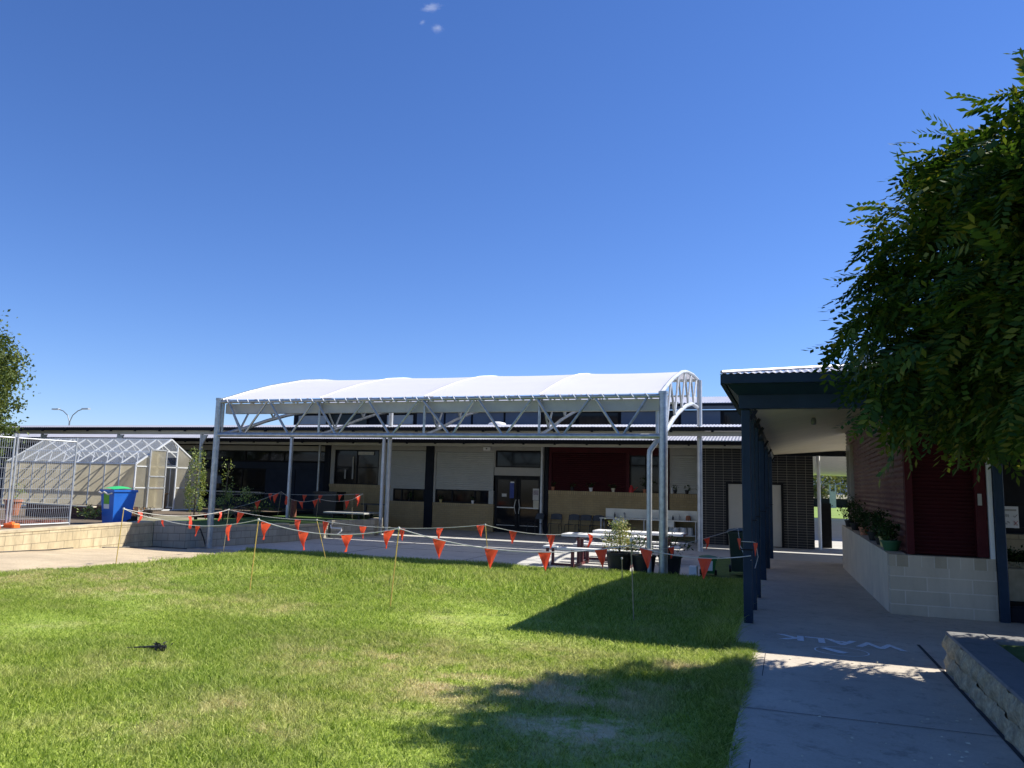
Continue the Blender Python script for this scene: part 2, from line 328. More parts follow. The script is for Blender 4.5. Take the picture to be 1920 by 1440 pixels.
# ------------------------------------------------------------------ leaf helpers
def rand_rot(n, flat=.0):
    a = rng.uniform(0, 2*PI, n); u = rng.normal(size=(n, 3)); u[:, 2] *= (1-flat); u /= np.linalg.norm(u, axis=1)[:, None]
    w = rng.normal(size=(n, 3)); v = np.cross(u, w); v /= np.linalg.norm(v, axis=1)[:, None]
    return u, v
def leaves(P, size, aspect=.5, droop=0):
    n = len(P); u, v = rand_rot(n); u[:, 2] -= droop; u /= np.linalg.norm(u, axis=1)[:, None]
    nrm = np.cross(u, v); v = np.cross(nrm, u); v /= np.linalg.norm(v, axis=1)[:, None]; nn = np.cross(u, v)
    s = (size*rng.uniform(.6, 1.3, n))[:, None]
    a = P-u*s*.5; b = P+v*s*aspect*.5+nn*s*.08; c = P+u*s*.5; d = P-v*s*aspect*.5+nn*s*.08
    V = np.stack([a, b, c, d], 1).reshape(-1, 3); Fq = np.arange(4*n).reshape(n, 4)
    return V, Fq
def clumps(centre, rad, ncl, per, clr, shell=.55, zcut=None):
    c = np.array(centre, float); r = np.array(rad, float); out = []
    for _ in range(ncl):
        d = rng.normal(size=3); d /= np.linalg.norm(d); q = rng.uniform(shell, 1)**.6
        p = c + d*r*q
        k = clr*rng.uniform(.6, 1.35)
        out.append(p + rng.normal(size=(int(per*rng.uniform(.6, 1.4)), 3))*k*np.array([1, 1, .75])*.5)
    P = np.concatenate(out)
    return P
def pinnate(P, L, outdir, droop=.5):
    """compound leaves: a rachis with seven pairs of leaflets and an end one"""
    n = len(P); d = outdir + rng.normal(size=(n, 3))*.55; d[:, 2] -= droop*rng.uniform(.2, 1.6, n); d /= np.linalg.norm(d, axis=1)[:, None]
    side = np.cross(d, np.array([0, 0, 1.])+rng.normal(size=(n, 3))*.35); side /= np.linalg.norm(side, axis=1)[:, None]
    nn = np.cross(side, d)
    Ls = (L*rng.uniform(.6, 1.25, n))[:, None]
    Vs = []
    for k in range(7):
        t = .18 + .12*k
        base = P + d*Ls*t - nn*Ls*.35*t*t
        for sg in (-1, 1):
            ld = (side*sg*.85 + d*.5 - nn*.25 + rng.normal(size=(n, 3))*.1); ld /= np.linalg.norm(ld, axis=1)[:, None]
            w = np.cross(ld, nn); w /= np.linalg.norm(w, axis=1)[:, None]
            ll = Ls*.30*(1-.35*abs(t-.5))
            Vs.append(np.stack([base, base+ld*ll*.5+w*ll*.22, base+ld*ll, base+ld*ll*.5-w*ll*.22], 1))
    base = P + d*Ls - nn*Ls*.35; w = side
    Vs.append(np.stack([base, base+d*Ls*.14+w*Ls*.05, base+d*Ls*.27, base+d*Ls*.14-w*Ls*.05], 1))
    V = np.concatenate(Vs).reshape(-1, 3); return V, np.arange(len(V)).reshape(-1, 4)
def limbs(mb, base, tips, r0, trunk_top):
    b = np.array(base, float); tt = np.array(trunk_top, float)
    mb.tube([b, b*.5+tt*.5+rng.normal(size=3)*.03, tt], [r0, r0*.8, r0*.65], 10)
    for t in tips:
        t = np.array(t, float); mid = (tt+t)/2+rng.normal(size=3)*.12+np.array([0, 0, .1])
        mb.tube([tt, mid, t], [r0*.45, r0*.28, r0*.08], 6)
# ================================================================== SETTING
def tz(X, Y):
    return zg(Y) + .012*math.sin(X*1.3+Y*.7) + .01*math.sin(X*.5-Y*1.1) if Y < 15.5 else zg(Y)
def xb(Y): return float(np.interp(Y, [0, 8.8, 10.5, 12.5, 14.0, 14.8, 15.8, 16.6, 17.25], [-11.6, -11.45, -11.05, -11.1, -11.7, -11.9, -12.4, -12.9, -13.4])) + .05*math.sin(Y*5.1)
def xr(Y): return -.335 if Y < 8.25 else -.565
def yl_end(X): return 17.22 if X < -1.9 else (22.9 if X > -1.8 else 17.22)
struct(MB().add([(-900, -400, -.3), (900, -400, -.3), (900, 1500, -.3), (-900, 1500, -.3)], [(0, 1, 2, 3)]).build('ground', M['dirt']))
def lawn_fn(u, v):
    Y = -6 + v*(17.22+6); x0 = xb(Y); x1 = xr(Y); X = x0+u*(x1-x0); return (X, Y, tz(X, Y)+.0)
o = struct(MB().grid(lawn_fn, 90, 150).build('lawn', M['grass'], smooth=True))
def lawn3(u, v):
    X = -1.82 + u*(-.565+1.82); Y = 17.15+v*5.75; return (X, Y, .02+.02*math.sin(v*9+X*3))
struct(MB().grid(lawn3, 6, 20).build('lawn_strip', M['lawn2']))
def sand_fn(u, v):
    Y = -2+v*(19.2); x1 = xb(Y)+.06; X = -15.9+u*(x1+15.9)
    return (X, Y, tz(X, Y)-.008+.01*math.sin(X*3)*math.sin(Y*2.3))
struct(MB().grid(sand_fn, 30, 120).build('sandy_path', M['sand'], smooth=True))
# paved yard
struct(MB().add([(-15.6, 17.0, -.002), (-13.3, 17.0, -.002), (-13.3, 17.22, -.002), (-1.8, 17.2, .0), (-1.8, 22.9, .0), (3.2, 22.9, 0), (3.2, 30.2, 0), (-15.6, 30.2, 0)], [tuple(range(8))]).build('paved_yard', M['pad']))
def path_fn(u, v):
    Y = -4+v*(26.95); X = xr(Y)+u*(1.62-xr(Y)); return (X, Y, zp(Y)+.03)
struct(MB().grid(path_fn, 2, 110).grid(lambda u, v: (xr(-4+v*26.95), -4+v*26.95, -.05+(zp(-4+v*26.95)+.08)*u), 1, 110).build('path', M['path']))
struct(MB().grid(lambda u, v: (1.62+u*8, 7.9+v*9, zp(7.9+v*9)+.027), 2, 40).build('side_path', M['path']))
mbk = MB()
for Y in (5.77, 10.35, 2.9, 13.6): mbk.box(-.335 if Y < 8.2 else -.56, 1.24, Y-.006, Y+.006, zg(Y)+.0285, zg(Y)+.0345)
for a, b in ((-4, 8.2), ): mbk.box(-.235, -.227, a, 7.9, .4, .4345)
# the long black joint beside the low wall
mj = MB()
mj.grid(lambda u, v: (1.215+u*.03, 5.0+v*4.1, zg(5.0+v*4.1)+.0345), 1, 30)
n_ = len(mj.v)
mj.grid(lambda u, v: (-.222+u*.006, 3.0+v*4.9, zg(4.0+v*4.2)+.0345), 1, 30)
for Y in (5.77, 2.9): mj.add([(-.335, Y-.004, zg(Y)+.035), (1.22, Y-.004, zg(Y)+.035), (1.22, Y+.004, zg(Y)+.035), (-.335, Y+.004, zg(Y)+.035)], [(0, 1, 2, 3)])
struct(mj.build('path_joints', M['joint']))
mj = MB()
for Y in (20.3, 23.4, 26.2): mj.box(-13.4, -1.9, Y-.006, Y+.006, .001, .004)
for X in (-11, -7.6, -4.3): mj.box(X-.006, X+.006, 17.3, 29.2, .001, .004)
struct(mj.build('yard_joints', M['joint']))
# far ground seen through the gap
struct(MB().add([(.2, 30.2, -.01), (12, 30.2, -.01), (24, 66, -.01), (-6, 66, -.01)], [(0, 1, 2, 3)]).build('far_path', M['farpath']))
struct(MB().add([(-30, 62, .01), (60, 62, .01), (60, 145, .01), (-30, 145, .01)], [(0, 1, 2, 3)]).build('far_lawn', simple('far_grass', (.17, .25, .03), .9, var=.2, scale=.5)))
# garden behind the left wall, raised lawn behind the centre wall
struct(MB().add([(-60, 2, .62), (-15.5, 2, .62), (-15.9, 16.5, .62), (-18.5, 18.2, .62), (-18.5, 29, .62), (-60, 29, .62)], [tuple(range(6))]).build('garden_bed', M['soil']))
struct(MB().add([(-18.5, 18.2, .47), (-15.9, 16.6, .47), (-15.2, 16.7, .47), (-14.5, 22.3, .47), (-13.7, 23.7, .47), (-15.5, 28.4, .47), (-18.5, 28.4, .47)], [tuple(range(7))]).build('raised_lawn', M['lawn2']))
# hill
def hill(u, v):
    X = -700+u*1400; h = 26+9*math.sin(X*.006+1)+8*math.sin(X*.017); return (X, 900+v*60, -2+h*math.sin(min(1, v*1.2)*PI/2))
struct(MB().grid(hill, 80, 6).build('hills', M['hill'], smooth=True))

# ---------------------------------------------------------------- grass blades (nobody could count them)
def blades():
    out = []
    def zone(n, x0, x1, y0, y1, h, w, lean=.5, mode=None):
        X = rng.uniform(x0, x1, n); Y = rng.uniform(y0, y1, n)
        xl = np.interp(Y, [0, 8.8, 10.5, 12.5, 14.0, 14.8, 15.8, 16.6, 17.25], [-11.6, -11.45, -11.05, -11.1, -11.7, -11.9, -12.4, -12.9, -13.4])+.05*np.sin(Y*5.1)
        xrr = np.where(Y < 8.25, -.335, -.565)
        # only what a step to either side could see
        k = (X > xl) & (X < xrr+.02) & (X > -1.3*Y-2.6)
        if mode == 'tall':
            k &= rng.uniform(size=n) < np.clip((Y-10.8+.5*np.sin(X*1.7)+.3*np.sin(X*4.1))/2.2, 0, 1)
        X = X[k]; Y = Y[k]; n = len(X)
        dryc = np.zeros(n)
        for (a, b, r, s) in GRASS_DRY: dryc = np.maximum(dryc, s*np.clip(1-np.hypot(X-a, Y-b)/r, 0, 1))
        cl = .5+.5*np.sin(X*2.3+np.sin(Y*1.9)*1.5)*np.sin(Y*2.7+X*.6)
        H = h*rng.uniform(.5, 1.4, n)*(1-.3*np.clip(dryc, 0, 1))*(.75+.5*cl)
        Z = np.interp(Y, [0, 5, 8, 10, 11.6, 13.5, 15.2, 16.5, 17.2, 23], [.4, .4, .37, .33, .30, .20, .10, .03, 0, 0])
        a = rng.uniform(0, 2*PI, n); la = rng.uniform(0, 2*PI, n); ln = H*lean*rng.uniform(.2, 1.5, n)
        wx = np.cos(a)*w*rng.uniform(.6, 1.3, n); wy = np.sin(a)*w*rng.uniform(.6, 1.3, n)
        B = np.stack([X, Y, Z-.005], 1); W = np.stack([wx, wy, np.zeros(n)], 1)
        L = np.stack([np.cos(la)*ln, np.sin(la)*ln, H], 1)
        mid = B+L*np.array([.35, .35, .6]); tip = B+L
        V = np.stack([B-W, B+W, mid+W*.8, mid-W*.8, tip+W*.15, tip-W*.15], 1)
        out.append(V)
    zone(270000, -10, -.3, 3.0, 7.2, .038, .0032, .9)
    zone(180000, -12, -.3, 6.4, 11, .042, .0044, .9)
    zone(90000, -13.4, -.5, 10, 17.15, .05, .0075, .8)
    zone(150000, -13.4, -.5, 10.5, 17.1, .095, .007, .55, 'tall')
    zone(9000, -13.4, -1.8, 16.4, 17.15, .07, .005, .6)
    zone(16000, -.52, -.31, 3, 8.25, .055, .003, 1.2)
    zone(9000, -.85, -.50, 8.1, 16, .13, .004, .9)
    V = np.concatenate(out); n = len(V); V = V.reshape(-1, 3)
    i = (np.arange(n)*6)[:, None]
    Fq = np.concatenate([i+np.array([[0, 1, 2, 3]]), i+np.array([[3, 2, 4, 5]])], 1).reshape(-1, 4)
    o = np_mesh('grass', V, Fq, M['blade']); tag(o, 'sunlit green lawn grass growing longer beside the paved yard', 'grass', kind='stuff')
blades()
# ================================================================== WALK marking
def text_mesh(txt, name, size, sx, mat, parent=None, base=(0, 0, 0), rot=PI):
    cu = bpy.data.curves.new(name, 'FONT'); cu.body = txt; cu.size = size; cu.align_x = 'CENTER'; cu.align_y = 'CENTER'; cu.offset = .03*size
    to = bpy.data.objects.new(name+'_tmp', cu); C.objects.link(to)
    dg = bpy.context.evaluated_depsgraph_get(); me = bpy.data.meshes.new_from_object(to.evaluated_get(dg))
    bpy.data.objects.remove(to); me.name = name; me.materials.clear(); me.materials.append(mat)
    o = bpy.data.objects.new(name, me); C.objects.link(o)
    return o, me
wk = thing('path_marking', 'white upside-down WALK lettering and circled mark painted on the grey path', 'path marking', (.47, 8.7, 0))
o, me = text_mesh('WALK', 'lettering', .5, 1, M['paint'])
co = np.array([v.co[:] for v in me.vertices]); w = co[:, 0].max()-co[:, 0].min(); hgt = co[:, 1].max()-co[:, 1].min()
for v in me.vertices:
    x = -(v.co.x)/w*1.22; y = -(v.co.y)/hgt*.33 - .12*(x/.6) * .0
    Yw = 8.84 + y - .10*(x/.61)**2*0 - .06*(x/.61); v.co = (x, Yw-8.7, zg(Yw)+.0355)
o.parent = wk; o['_base'] = [0, 0, 0]
mr = MB(); n = 48
for k in range(n):
    a0 = 2*PI*k/n; a1 = 2*PI*(k+1)/n
    q = []
    for a, r in ((a0, .23), (a1, .23), (a1, .245), (a0, .245)): x = .46+r*1.0*math.cos(a); y = 8.27+r*math.sin(a); q.append((x, y, zg(y)+.036))
    mr.add(q, [(3, 2, 1, 0)])
mr.build('circle', M['paint'], wk)
def flat(pts, z=.0365): return [(x, y, zg(y)+z) for x, y in pts]
MB().add(flat([(.27, 8.36), (.33, 8.42), (.52, 8.22), (.47, 8.15), (.42, 8.16)]) + flat([(.42, 8.16), (.52, 8.22), (.65, 8.27), (.64, 8.20)]), [(4, 3, 2, 1, 0), (5, 6, 7) , (4, 7, 6, 5)]).build('footprint_mark', M['paint'], wk)
# ================================================================== CANOPY
cp = thing('shade_canopy', 'large galvanised steel canopy with arched white fabric roof over the paved yard', 'shade canopy', (-8.6, 17.2, 0))
XL, XR = -14.6, -2.55
OUT = [(17.2, 3.98), (17.6, 4.1), (18.2, 4.3), (19.3, 4.62), (20.9, 5.0), (22, 5.17), (23.5, 5.3), (24.8, 5.33)]
INN = [(17.25, 3.02), (18.3, 3.3), (19.2, 3.58), (20.2, 3.84), (21.8, 4.18), (23.3, 4.4), (24.8, 4.44)]
def yint(tab, y): return float(np.interp(y, [a for a, b in tab], [b for a, b in tab]))
def tubeobj(name, pts, r, m=M['galv'], par=cp, n=12): return MB().tube(pts, r, n).build(name, m, par, smooth=True)
for X, r in ((XL, .085), (XR, .095)):
    c = tubeobj('column', [(X, 17.2, -.02), (X, 17.2, 4.0)], r)
    MB().lathe(X, 17.2, [(r+.012, 3.98), (r+.012, 4.03)], 14).build('column_cap', M['galv'], c)
    MB().box(X-.15, X+.15, 17.05, 17.35, .0, .018).build('base_plate', M['galv'], c)
for X in (XR, -13.42): tubeobj('column', [(X, 24.8, 0), (X, 24.8, 5.3)], .08, M['galvp'])
tubeobj('top_chord', [(XL, 17.2, 3.93), (XR, 17.2, 3.93)], .045)
tubeobj('bottom_chord', [(XL, 17.2, 3.03), (XR, 17.2, 3.03)], .062)
tubeobj('rear_chord', [(XL, 24.8, 5.3), (XR, 24.8, 5.3)], .05)
bn = [-13.74, -12.27, -10.84, -9.29, -7.66, -6.29, -4.88, -3.49]; tn = [-14.32, -13.0, -11.55, -10.02, -8.5, -7.02, -5.55, -4.15, -2.85]
for i in range(8):
    tubeobj('web', [(tn[i]+.05, 17.2, 3.91), (bn[i]-.05, 17.2, 3.06)], .034, n=8); tubeobj('web', [(bn[i]+.05, 17.2, 3.06), (tn[i+1]-.05, 17.2, 3.91)], .030, n=8)
AX = [XL+.08, -11.45, -8.43, -5.45, XR-.06]
for i, X in enumerate(AX):
    end = i in (0, 4)
    m = M['galvp'] if i == 4 else M['galv']
    oc = [(X, y, z) for y, z in OUT]; ic = [(X, y, z) for y, z in INN]
    # smooth curves
    ys = np.linspace(17.2, 24.8, 24)
    tubeobj('arch_top_tube', [(X, y, yint(OUT, y)-(0 if end else .06)) for y in ys], .05 if end else .04, m, n=8)
    tubeobj('arch_bottom_tube', [(X, y, yint(INN, y)) for y in ys], .055 if end else .04, m, n=8)
    k = [17.4, 18.05, 18.8, 19.5, 20.2, 20.9, 21.6, 22.3, 23.0, 23.7, 24.5]
    for j in range(len(k)-1):
        a, b = k[j], k[j+1]
        if j % 2 == 0: p, q = (X, a, yint(OUT, a)-.03), (X, b, yint(INN, b)+.03)
        else: p, q = (X, a, yint(INN, a)+.03), (X, b, yint(OUT, b)-.03)
        tubeobj('arch_web', [p, q], .03 if end else .024, m, n=7)
    tubeobj('truss_post', [(X, 17.29, 3.03), (X, 17.29, 3.9)], .032, n=8)
    if i < 4:
        X2 = AX[i+1]
        for yy in (20.2, 22.6): tubeobj('purlin', [(X, yy, yint(INN, yy)+.25), (X2, yy, yint(INN, yy)+.25)], .03, n=6)
MB().box(XL+.1, XR-.1, 17.36, 17.55, 3.62, 3.885).build('box_gutter', M['steelpaint'], cp)
# fabric: four bays, each sagging a little between the arches
fb = MB()
for i in range(4):
    a, b = AX[i], AX[i+1]
    def ff(u, v, a=a, b=b):
        y = 17.22+(24.8-17.22)*v; z = yint(OUT, y)+.012
        s = math.sin(PI*u)*(.3+.7*math.sin(PI*min(1, v*1.05)))*.008
        yy = y+ (.05*math.sin(PI*u)*(1 if v < .02 else 0))
        t = (y-17.2)/3.0 if y < 20.2 else ((y-20.2)/2.4 if y < 22.6 else (y-22.6)/2.2)
        s += (.045 if y < 20.2 else .03 if y < 22.6 else 0)*math.sin(PI*min(1, max(0, t)))*math.sin(PI*u)**.5
        return (a+(b-a)*u, yy, z - s)
    fb.grid(ff, 12, 48)
f = fb.build('fabric_roof', M['fabric'], cp, smooth=True)
lm = MB()
x = XL+.25
while x < XR-.2:
    lm.tube([(x+.16*k/8, 17.2-.056*math.sin(PI*k/8*1.15), 3.93+.056*math.cos(PI*k/8*1.15)) for k in range(9)], .012, 5); x += .335
lm.build('lacing', M['webb'], cp); 
sm = MB()
for X in AX[1:4]: sm.tube([(X, y, yint(OUT, y)+.016) for y in np.linspace(17.25, 24.8, 24)], .012, 4)
sm.build('fabric_seam', M['webb'], cp)
# sagging edge cord at the right end and stay bracket
dpx = XR-.30
tubeobj('downpipe', [(dpx+.14, 17.5, 3.8), (dpx+.14, 17.5, 3.05), (dpx+.12, 17.42, 2.93), (dpx-.02, 17.35, 2.72), (dpx-.03, 17.35, 2.6), (dpx-.03, 17.35, .02)], .058, M['galvp'])
# ================================================================== MAIN BUILDING
mb_ = thing('school_building', 'long single-storey school building with tan brick base, roller shutters and clerestory windows', 'school building', (-12, 29.3, 0))
FY = 29.3
def fbox(name, m, x0, x1, z0, z1, y0=FY, y1=None, par=mb_): return MB().box(x0, x1, y0, y1 if y1 else y0+.12, z0, z1).build(name, m, par)
MB().box(-46, -2.9, 29.75, 30.0, 0, 4.2).build('back_wall', M['navydark'], mb_)
fbox('brick_wall', M['tan'], -18.7, -15.75, 0, 1.6, FY, FY+.3)
fbox('brick_coping', M['tancap'], -18.72, -15.74, 1.6, 1.72, FY-.02, FY+.3)
fbox('brick_wall', M['tan'], -15.75, -14.14, 0, .96, FY, FY+.3)
fbox('brick_coping', M['tancap'], -15.74, -14.14, .96, 1.08, FY-.02, FY+.3)
fbox('brick_wall', M['tan'], -13.75, -11.08, 0, .96, FY, FY+.3)
fbox('brick_coping', M['tancap'], -13.75, -11.08, .96, 1.08, FY-.02, FY+.3)
fbox('brick_wall', M['tan'], -8.8, -2.9, 0, 1.56, FY, FY+.3)
fbox('brick_coping', M['tancap'], -8.8, -2.9, 1.56, 1.7, FY-.02, FY+.3)
for x0, x1 in ((-19.0, -18.72), (-14.13, -13.76), (-8.98, -8.81)): fbox('dark_pillar', M['navydark'], x0, x1, 0, 3.4, FY-.03, FY+.3)
fbox('maroon_pillar', M['maroond'], -4.42, -4.12, 0, 3.4, FY-.05, FY+.28)
def window(x0, x1, z0, z1, mull=(), y=FY+.02, par=mb_, fw=.05, trans=()):
    fr = MB()
    fr.box(x0, x1, y, y+.06, z1-fw, z1); fr.box(x0, x1, y, y+.06, z0, z0+fw); fr.box(x0, x0+fw, y, y+.06, z0+fw, z1-fw); fr.box(x1-fw, x1, y, y+.06, z0+fw, z1-fw)
    for q in mull: fr.box(q-.03, q+.03, y+.003, y+.055, z0+fw, z1-fw)
    for q in trans: fr.box(x0+fw, x1-fw, y+.006, y+.05, q-.02, q+.02)
    w = fr.build('window', M['frame'], par)
    MB().box(x0+fw*.5, x1-fw*.5, y+.03, y+.04, z0+fw*.5, z1-fw*.5).build('pane', M['glass'], w)
    return w
def slats(name, x0, x1, z0, z1, y, m, par, pitch=.075, dep=.012):
    n = int((z1-z0)/pitch); prof = []
    for i in range(n):
        z = z0+(z1-z0)*i/n; h = (z1-z0)/n
        prof += [(y, z), (y-dep, z+h*.25), (y-dep, z+h*.7), (y, z+h*.92)]
    prof.append((y, z1)); k = len(prof)
    mb = MB(); mb.add([(x0, a, b) for a, b in prof]+[(x1, a, b) for a, b in prof], [(i, i+k, i+1+k, i+1) for i in range(k-1)])
    mb.box(x0, x1, y+.01, y+.03, z0, z1)
    return mb.build(name, m, par)
# left bay
fbox('wall_trim', M['trimgrey'], -18.7, -18.5, 1.72, 3.2); fbox('wall_trim', M['trimgrey'], -16.33, -15.82, 1.72, 3.2); fbox('wall_trim', M['trimgrey'], -18.7, -14.14, 3.2, 3.42)
window(-18.5, -16.33, 1.72, 3.2, (-17.4,), trans=(2.45,))
slats('roller_shutter', -15.8, -14.16, 1.6, 3.18, FY+.03, M['shutter'], mb_); window(-15.6, -14.16, 1.09, 1.6, (-15.2, -14.7))
fbox('wall_trim', M['trimgrey'], -15.74, -15.6, 1.09, 1.6)
a_ = PY(672, 847, FY); b_ = PY(701, 853, FY); MB().box(a_[0], b_[0], FY-.004, FY+.015, b_[2], a_[2]).build('window_reflection', M['paper'], mb_)  # pale strip imitating a whitish reflection in the window glass
for q_ in (646, 660): a_ = PY(q_, 880, FY); MB().box(a_[0], a_[0]+.07, FY+.004, FY+.018, 1.95, 2.35 if q_ < 650 else 2.9).build('reflection_bar', M['trimgrey'], mb_)  # pale uprights imitating whitish reflections in the same pane
# second bay
fbox('wall_trim', M['trimgrey'], -13.75, -11.08, 3.16, 3.42); fbox('wall_trim', M['trimgrey'], -13.75, -13.66, 1.09, 3.16)
slats('roller_shutter', -13.65, -11.12, 1.62, 3.15, FY+.03, M['shutter'], mb_); window(-13.65, -11.3, 1.09, 1.62, (-12.9, -11.9)); fbox('wall_trim', M['shutter'], -11.3, -11.1, 1.09, 1.62)
# door bay
fbox('wall_trim', M['trimgrey'], -11.08, -8.98, 3.24, 3.42); fbox('wall_trim', M['trimgrey'], -11.08, -9.1, 2.24, 2.56)
fbox('wall_trim', M['trimgrey'], -11.1, -11.05, 2.56, 3.24); fbox('wall_trim', M['trimgrey'], -9.12, -9.0, 0, 3.24)
window(-11.04, -9.12, 2.56, 3.22)
dr = MB(); y = FY+.05
for x0, x1 in ((-11.05, -10.09), (-10.07, -9.13)):
    d = MB()
    d.box(x0, x1, y, y+.05, .02, .28); d.box(x0, x1, y, y+.05, 2.08, 2.22); d.box(x0, x0+.1, y, y+.05, .28, 2.08); d.box(x1-.1, x1, y, y+.05, .28, 2.08); d.box(x0+.1, x1-.1, y, y+.05, .95, 1.02)
    do = d.build('door', M['frame'], mb_)
    MB().box(x0+.08, x1-.08, y+.02, y+.03, .26, 2.1).build('pane', M['glass'], do)
    MB().box(x0+.1, x1-.1, y-.012, y, .962, 1.0).build('push_rail', M['stainless'], do)
    MB().box(x0+.1, x1-.1, y-.008, y, .275, .292).build('kick_strip', M['stainless'], do)
    hx = x1-.05 if x0 < -10.5 else x0+.05; s = 1 if x0 < -10.5 else -1
    MB().tube([(hx, y-.02, .75), (hx-s*.02, y-.07, .85), (hx-s*.05, y-.08, 1.02), (hx-s*.02, y-.07, 1.2), (hx, y-.02, 1.3)], .016, 8).build('handle', M['stainless'], do, True)
    if x0 > -10.5:
        MB().box(-9.45, -9.2, y-.006, y-.002, 1.3, 1.75).build('notice', M['paper'], do); MB().box(-9.43, -9.22, y-.009, y-.006, 1.5, 1.68).build('notice_print', simple('notice_print', (.35, .3, .3), .8, var=.6, scale=40), do)
        MB().box(-9.43, -9.2, y-.006, y-.002, .95, 1.29).build('notice', M['plank'], do)
    else:
        MB().box(-10.42, -10.24, y-.006, y-.002, 1.35, 1.95).build('poster', simple('blue_poster', (.02, .05, .25), .5), do); MB().box(-10.4, -10.24, y-.0075, y-.004, 1.95, 2.0).build('poster_edge', M['white'], do)
        MB().box(-10.75, -10.55, y-.006, y-.002, 1.4, 1.52).build('notice', M['paper'], do)
MB().tube([(-9.05, FY-.12, 3.4), (-9.05, FY-.12, .02)], .055, 12).build('downpipe', M['galvp'], mb_, True)
MB().tube([(-19.15, FY-.2, 3.4), (-19.15, FY-.2, .02)], .05, 12).build('downpipe', M['galv'], mb_, True)
# maroon bay
fbox('maroon_trim', M['maroon'], -8.8, -4.45, 3.18, 3.42); fbox('maroon_trim', M['maroon'], -8.8, -8.68, 1.71, 3.18); fbox('maroon_trim', M['maroon'], -5.75, -5.62, 1.71, 3.18)
slats('roller_shutter', -8.67, -5.76, 1.71, 3.17, FY+.04, M['maroond'], mb_)
window(-5.61, -4.43, 1.71, 3.1, (-5.0,), trans=(2.72,)); fbox('maroon_trim', M['maroon'], -5.61, -4.43, 3.1, 3.18)
fbox('wall_trim', M['trimgrey'], -4.11, -2.9, 3.12, 3.42); slats('roller_shutter', -4.05, -2.95, 1.71, 3.11, FY+.03, M['shutter'], mb_)
MB().box(-4.11, -4.05, FY, FY+.1, 1.71, 3.12).build('wall_trim', M['trimgrey'], mb_)
# navy left part
fbox('navy_wall', M['navywall'], -46, -27.4, 0, 3.3, FY+.1, FY+.3)
for x0, x1, z0, z1 in ((-27.4, -19.02, 2.32, 2.62), (-27.4, -25.6, 0, 2.32), (-22.1, -20.55, 0, 2.32), (-20.53, -19.02, 0, 2.32), (-25.6, -22.1, 0, .9)):
    MB().box(x0, x1-.012, FY+.1, FY+.3, z0, z1-.01).build('navy_panel', M['navywall'], mb_)
window(-27.4, -23.3, 2.64, 3.12, y=FY+.12); window(-23.3, -19.05, 2.64, 3.12, (-21.2,), y=FY+.12)
window(-25.6, -22.1, 1.35, 2.3, (-24.6, -23.4), y=FY+.12); fbox('servery_counter', M['stainless'], -25.7, -22.1, 1.22, 1.27, FY-.15, FY+.3)
MB().box(-24.9, -24.45, FY+.0, FY+.1, 1.6, 1.95).build('notice', M['bluepanel'], mb_)
fbox('navy_head', M['beam'], -27.4, -19.02, 3.12, 3.34, FY, FY+.3)
# lower roof: soffit beam, gutter and corrugated sheet rising to the clerestory
def corr(name, x0, x1, ya, za, yb_, zb, m, par, per=.09, amp=.012, thick=True):
    n = int((x1-x0)/per*4); xs = np.linspace(x0, x1, n+1)
    mb = MB(); V = []
    for (y, z) in ((ya, za), (yb_, zb)): V += [(x, y, z+amp*math.sin(2*PI*x/per)) for x in xs]
    for (y, z) in ((ya, za-.02), (yb_, zb-.02)): V += [(x, y, z+amp*math.sin(2*PI*x/per)) for x in xs]
    k = n+1; mb.add(V, [(i, i+1, i+1+k, i+k) for i in range(n)] + [(2*k+i+1, 2*k+i, i+3*k, i+1+3*k) for i in range(n)] + [(i+1, i, 2*k+i, 2*k+i+1) for i in range(n)])
    return mb.build(name, m, par, smooth=False)
corr('lower_roof_sheet', -46, -.2, 27.32, 3.56, 31.0, 4.3, M['roof'], mb_, per=.11, amp=.010)
MB().box(-46, -.2, 27.38, 27.5, 3.30, 3.41).build('eaves_beam', M['beam'], mb_)
MB().box(-46, -.2, 27.52, 29.28, 3.42, 3.45).build('soffit', M['trimgrey'], mb_)
cb = MB().box(-46, -.2, 27.22, 27.36, 3.40, 3.535); x = -35.6
while x < -.4: cb.box(x, x+.07, 27.17, 27.225, 3.36, 3.44); x += 1.2
cb.build('gutter', M['navydark'], mb_)
# clerestory
MB().box(-22.0, 2.2, 31.06, 31.4, 4.0, 4.3).build('clerestory_base', M['roof'], mb_)
MB().box(-22.0, 2.2, 31.1, 31.4, 4.3, 4.98).build('clerestory_wall', M['navydark'], mb_)
segs = [(-21.7, -20.2, 0), (-20.1, -18.0, 2), (-17.0, -15.7, 0), (-15.5, -14.2, 1), (-14.1, -12.9, 1), (-12.8, -11.4, 1), (-11.3, -9.8, 1), (-9.7, -8.2, 2), (-8.1, -6.4, 2), (-6.3, -4.9, 1), (-4.8, -4.0, 2), (-3.9, -2.4, 1), (-2.3, .9, 2)]
for a, b, t in segs:
    if t == 2: window(a, b, 4.32, 4.93, y=31.03, fw=.04)
    elif t == 1: MB().box(a, b, 31.05, 31.1, 4.32, 4.93).build('clerestory_panel_or_reflection', M['bluepanel'], mb_)
    else: MB().box(a, b, 31.05, 31.1, 4.45, 4.85).build('clerestory_panel_or_reflection', M['steelpaint'], mb_)  # pale grey box: a reflection in the glazing, put in as colour
MB().box(-22.2, 2.4, 30.75, 30.85, 4.98, 5.1).build('upper_fascia', M['bluepanel'], mb_)
MB().box(-22.2, 2.4, 30.6, 30.74, 5.1, 5.2).build('gutter', M['navydark'], mb_)
corr('upper_roof_sheet', -22.2, 2.4, 30.62, 5.22, 34.5, 5.9, M['roof'], mb_, per=.11, amp=.010)
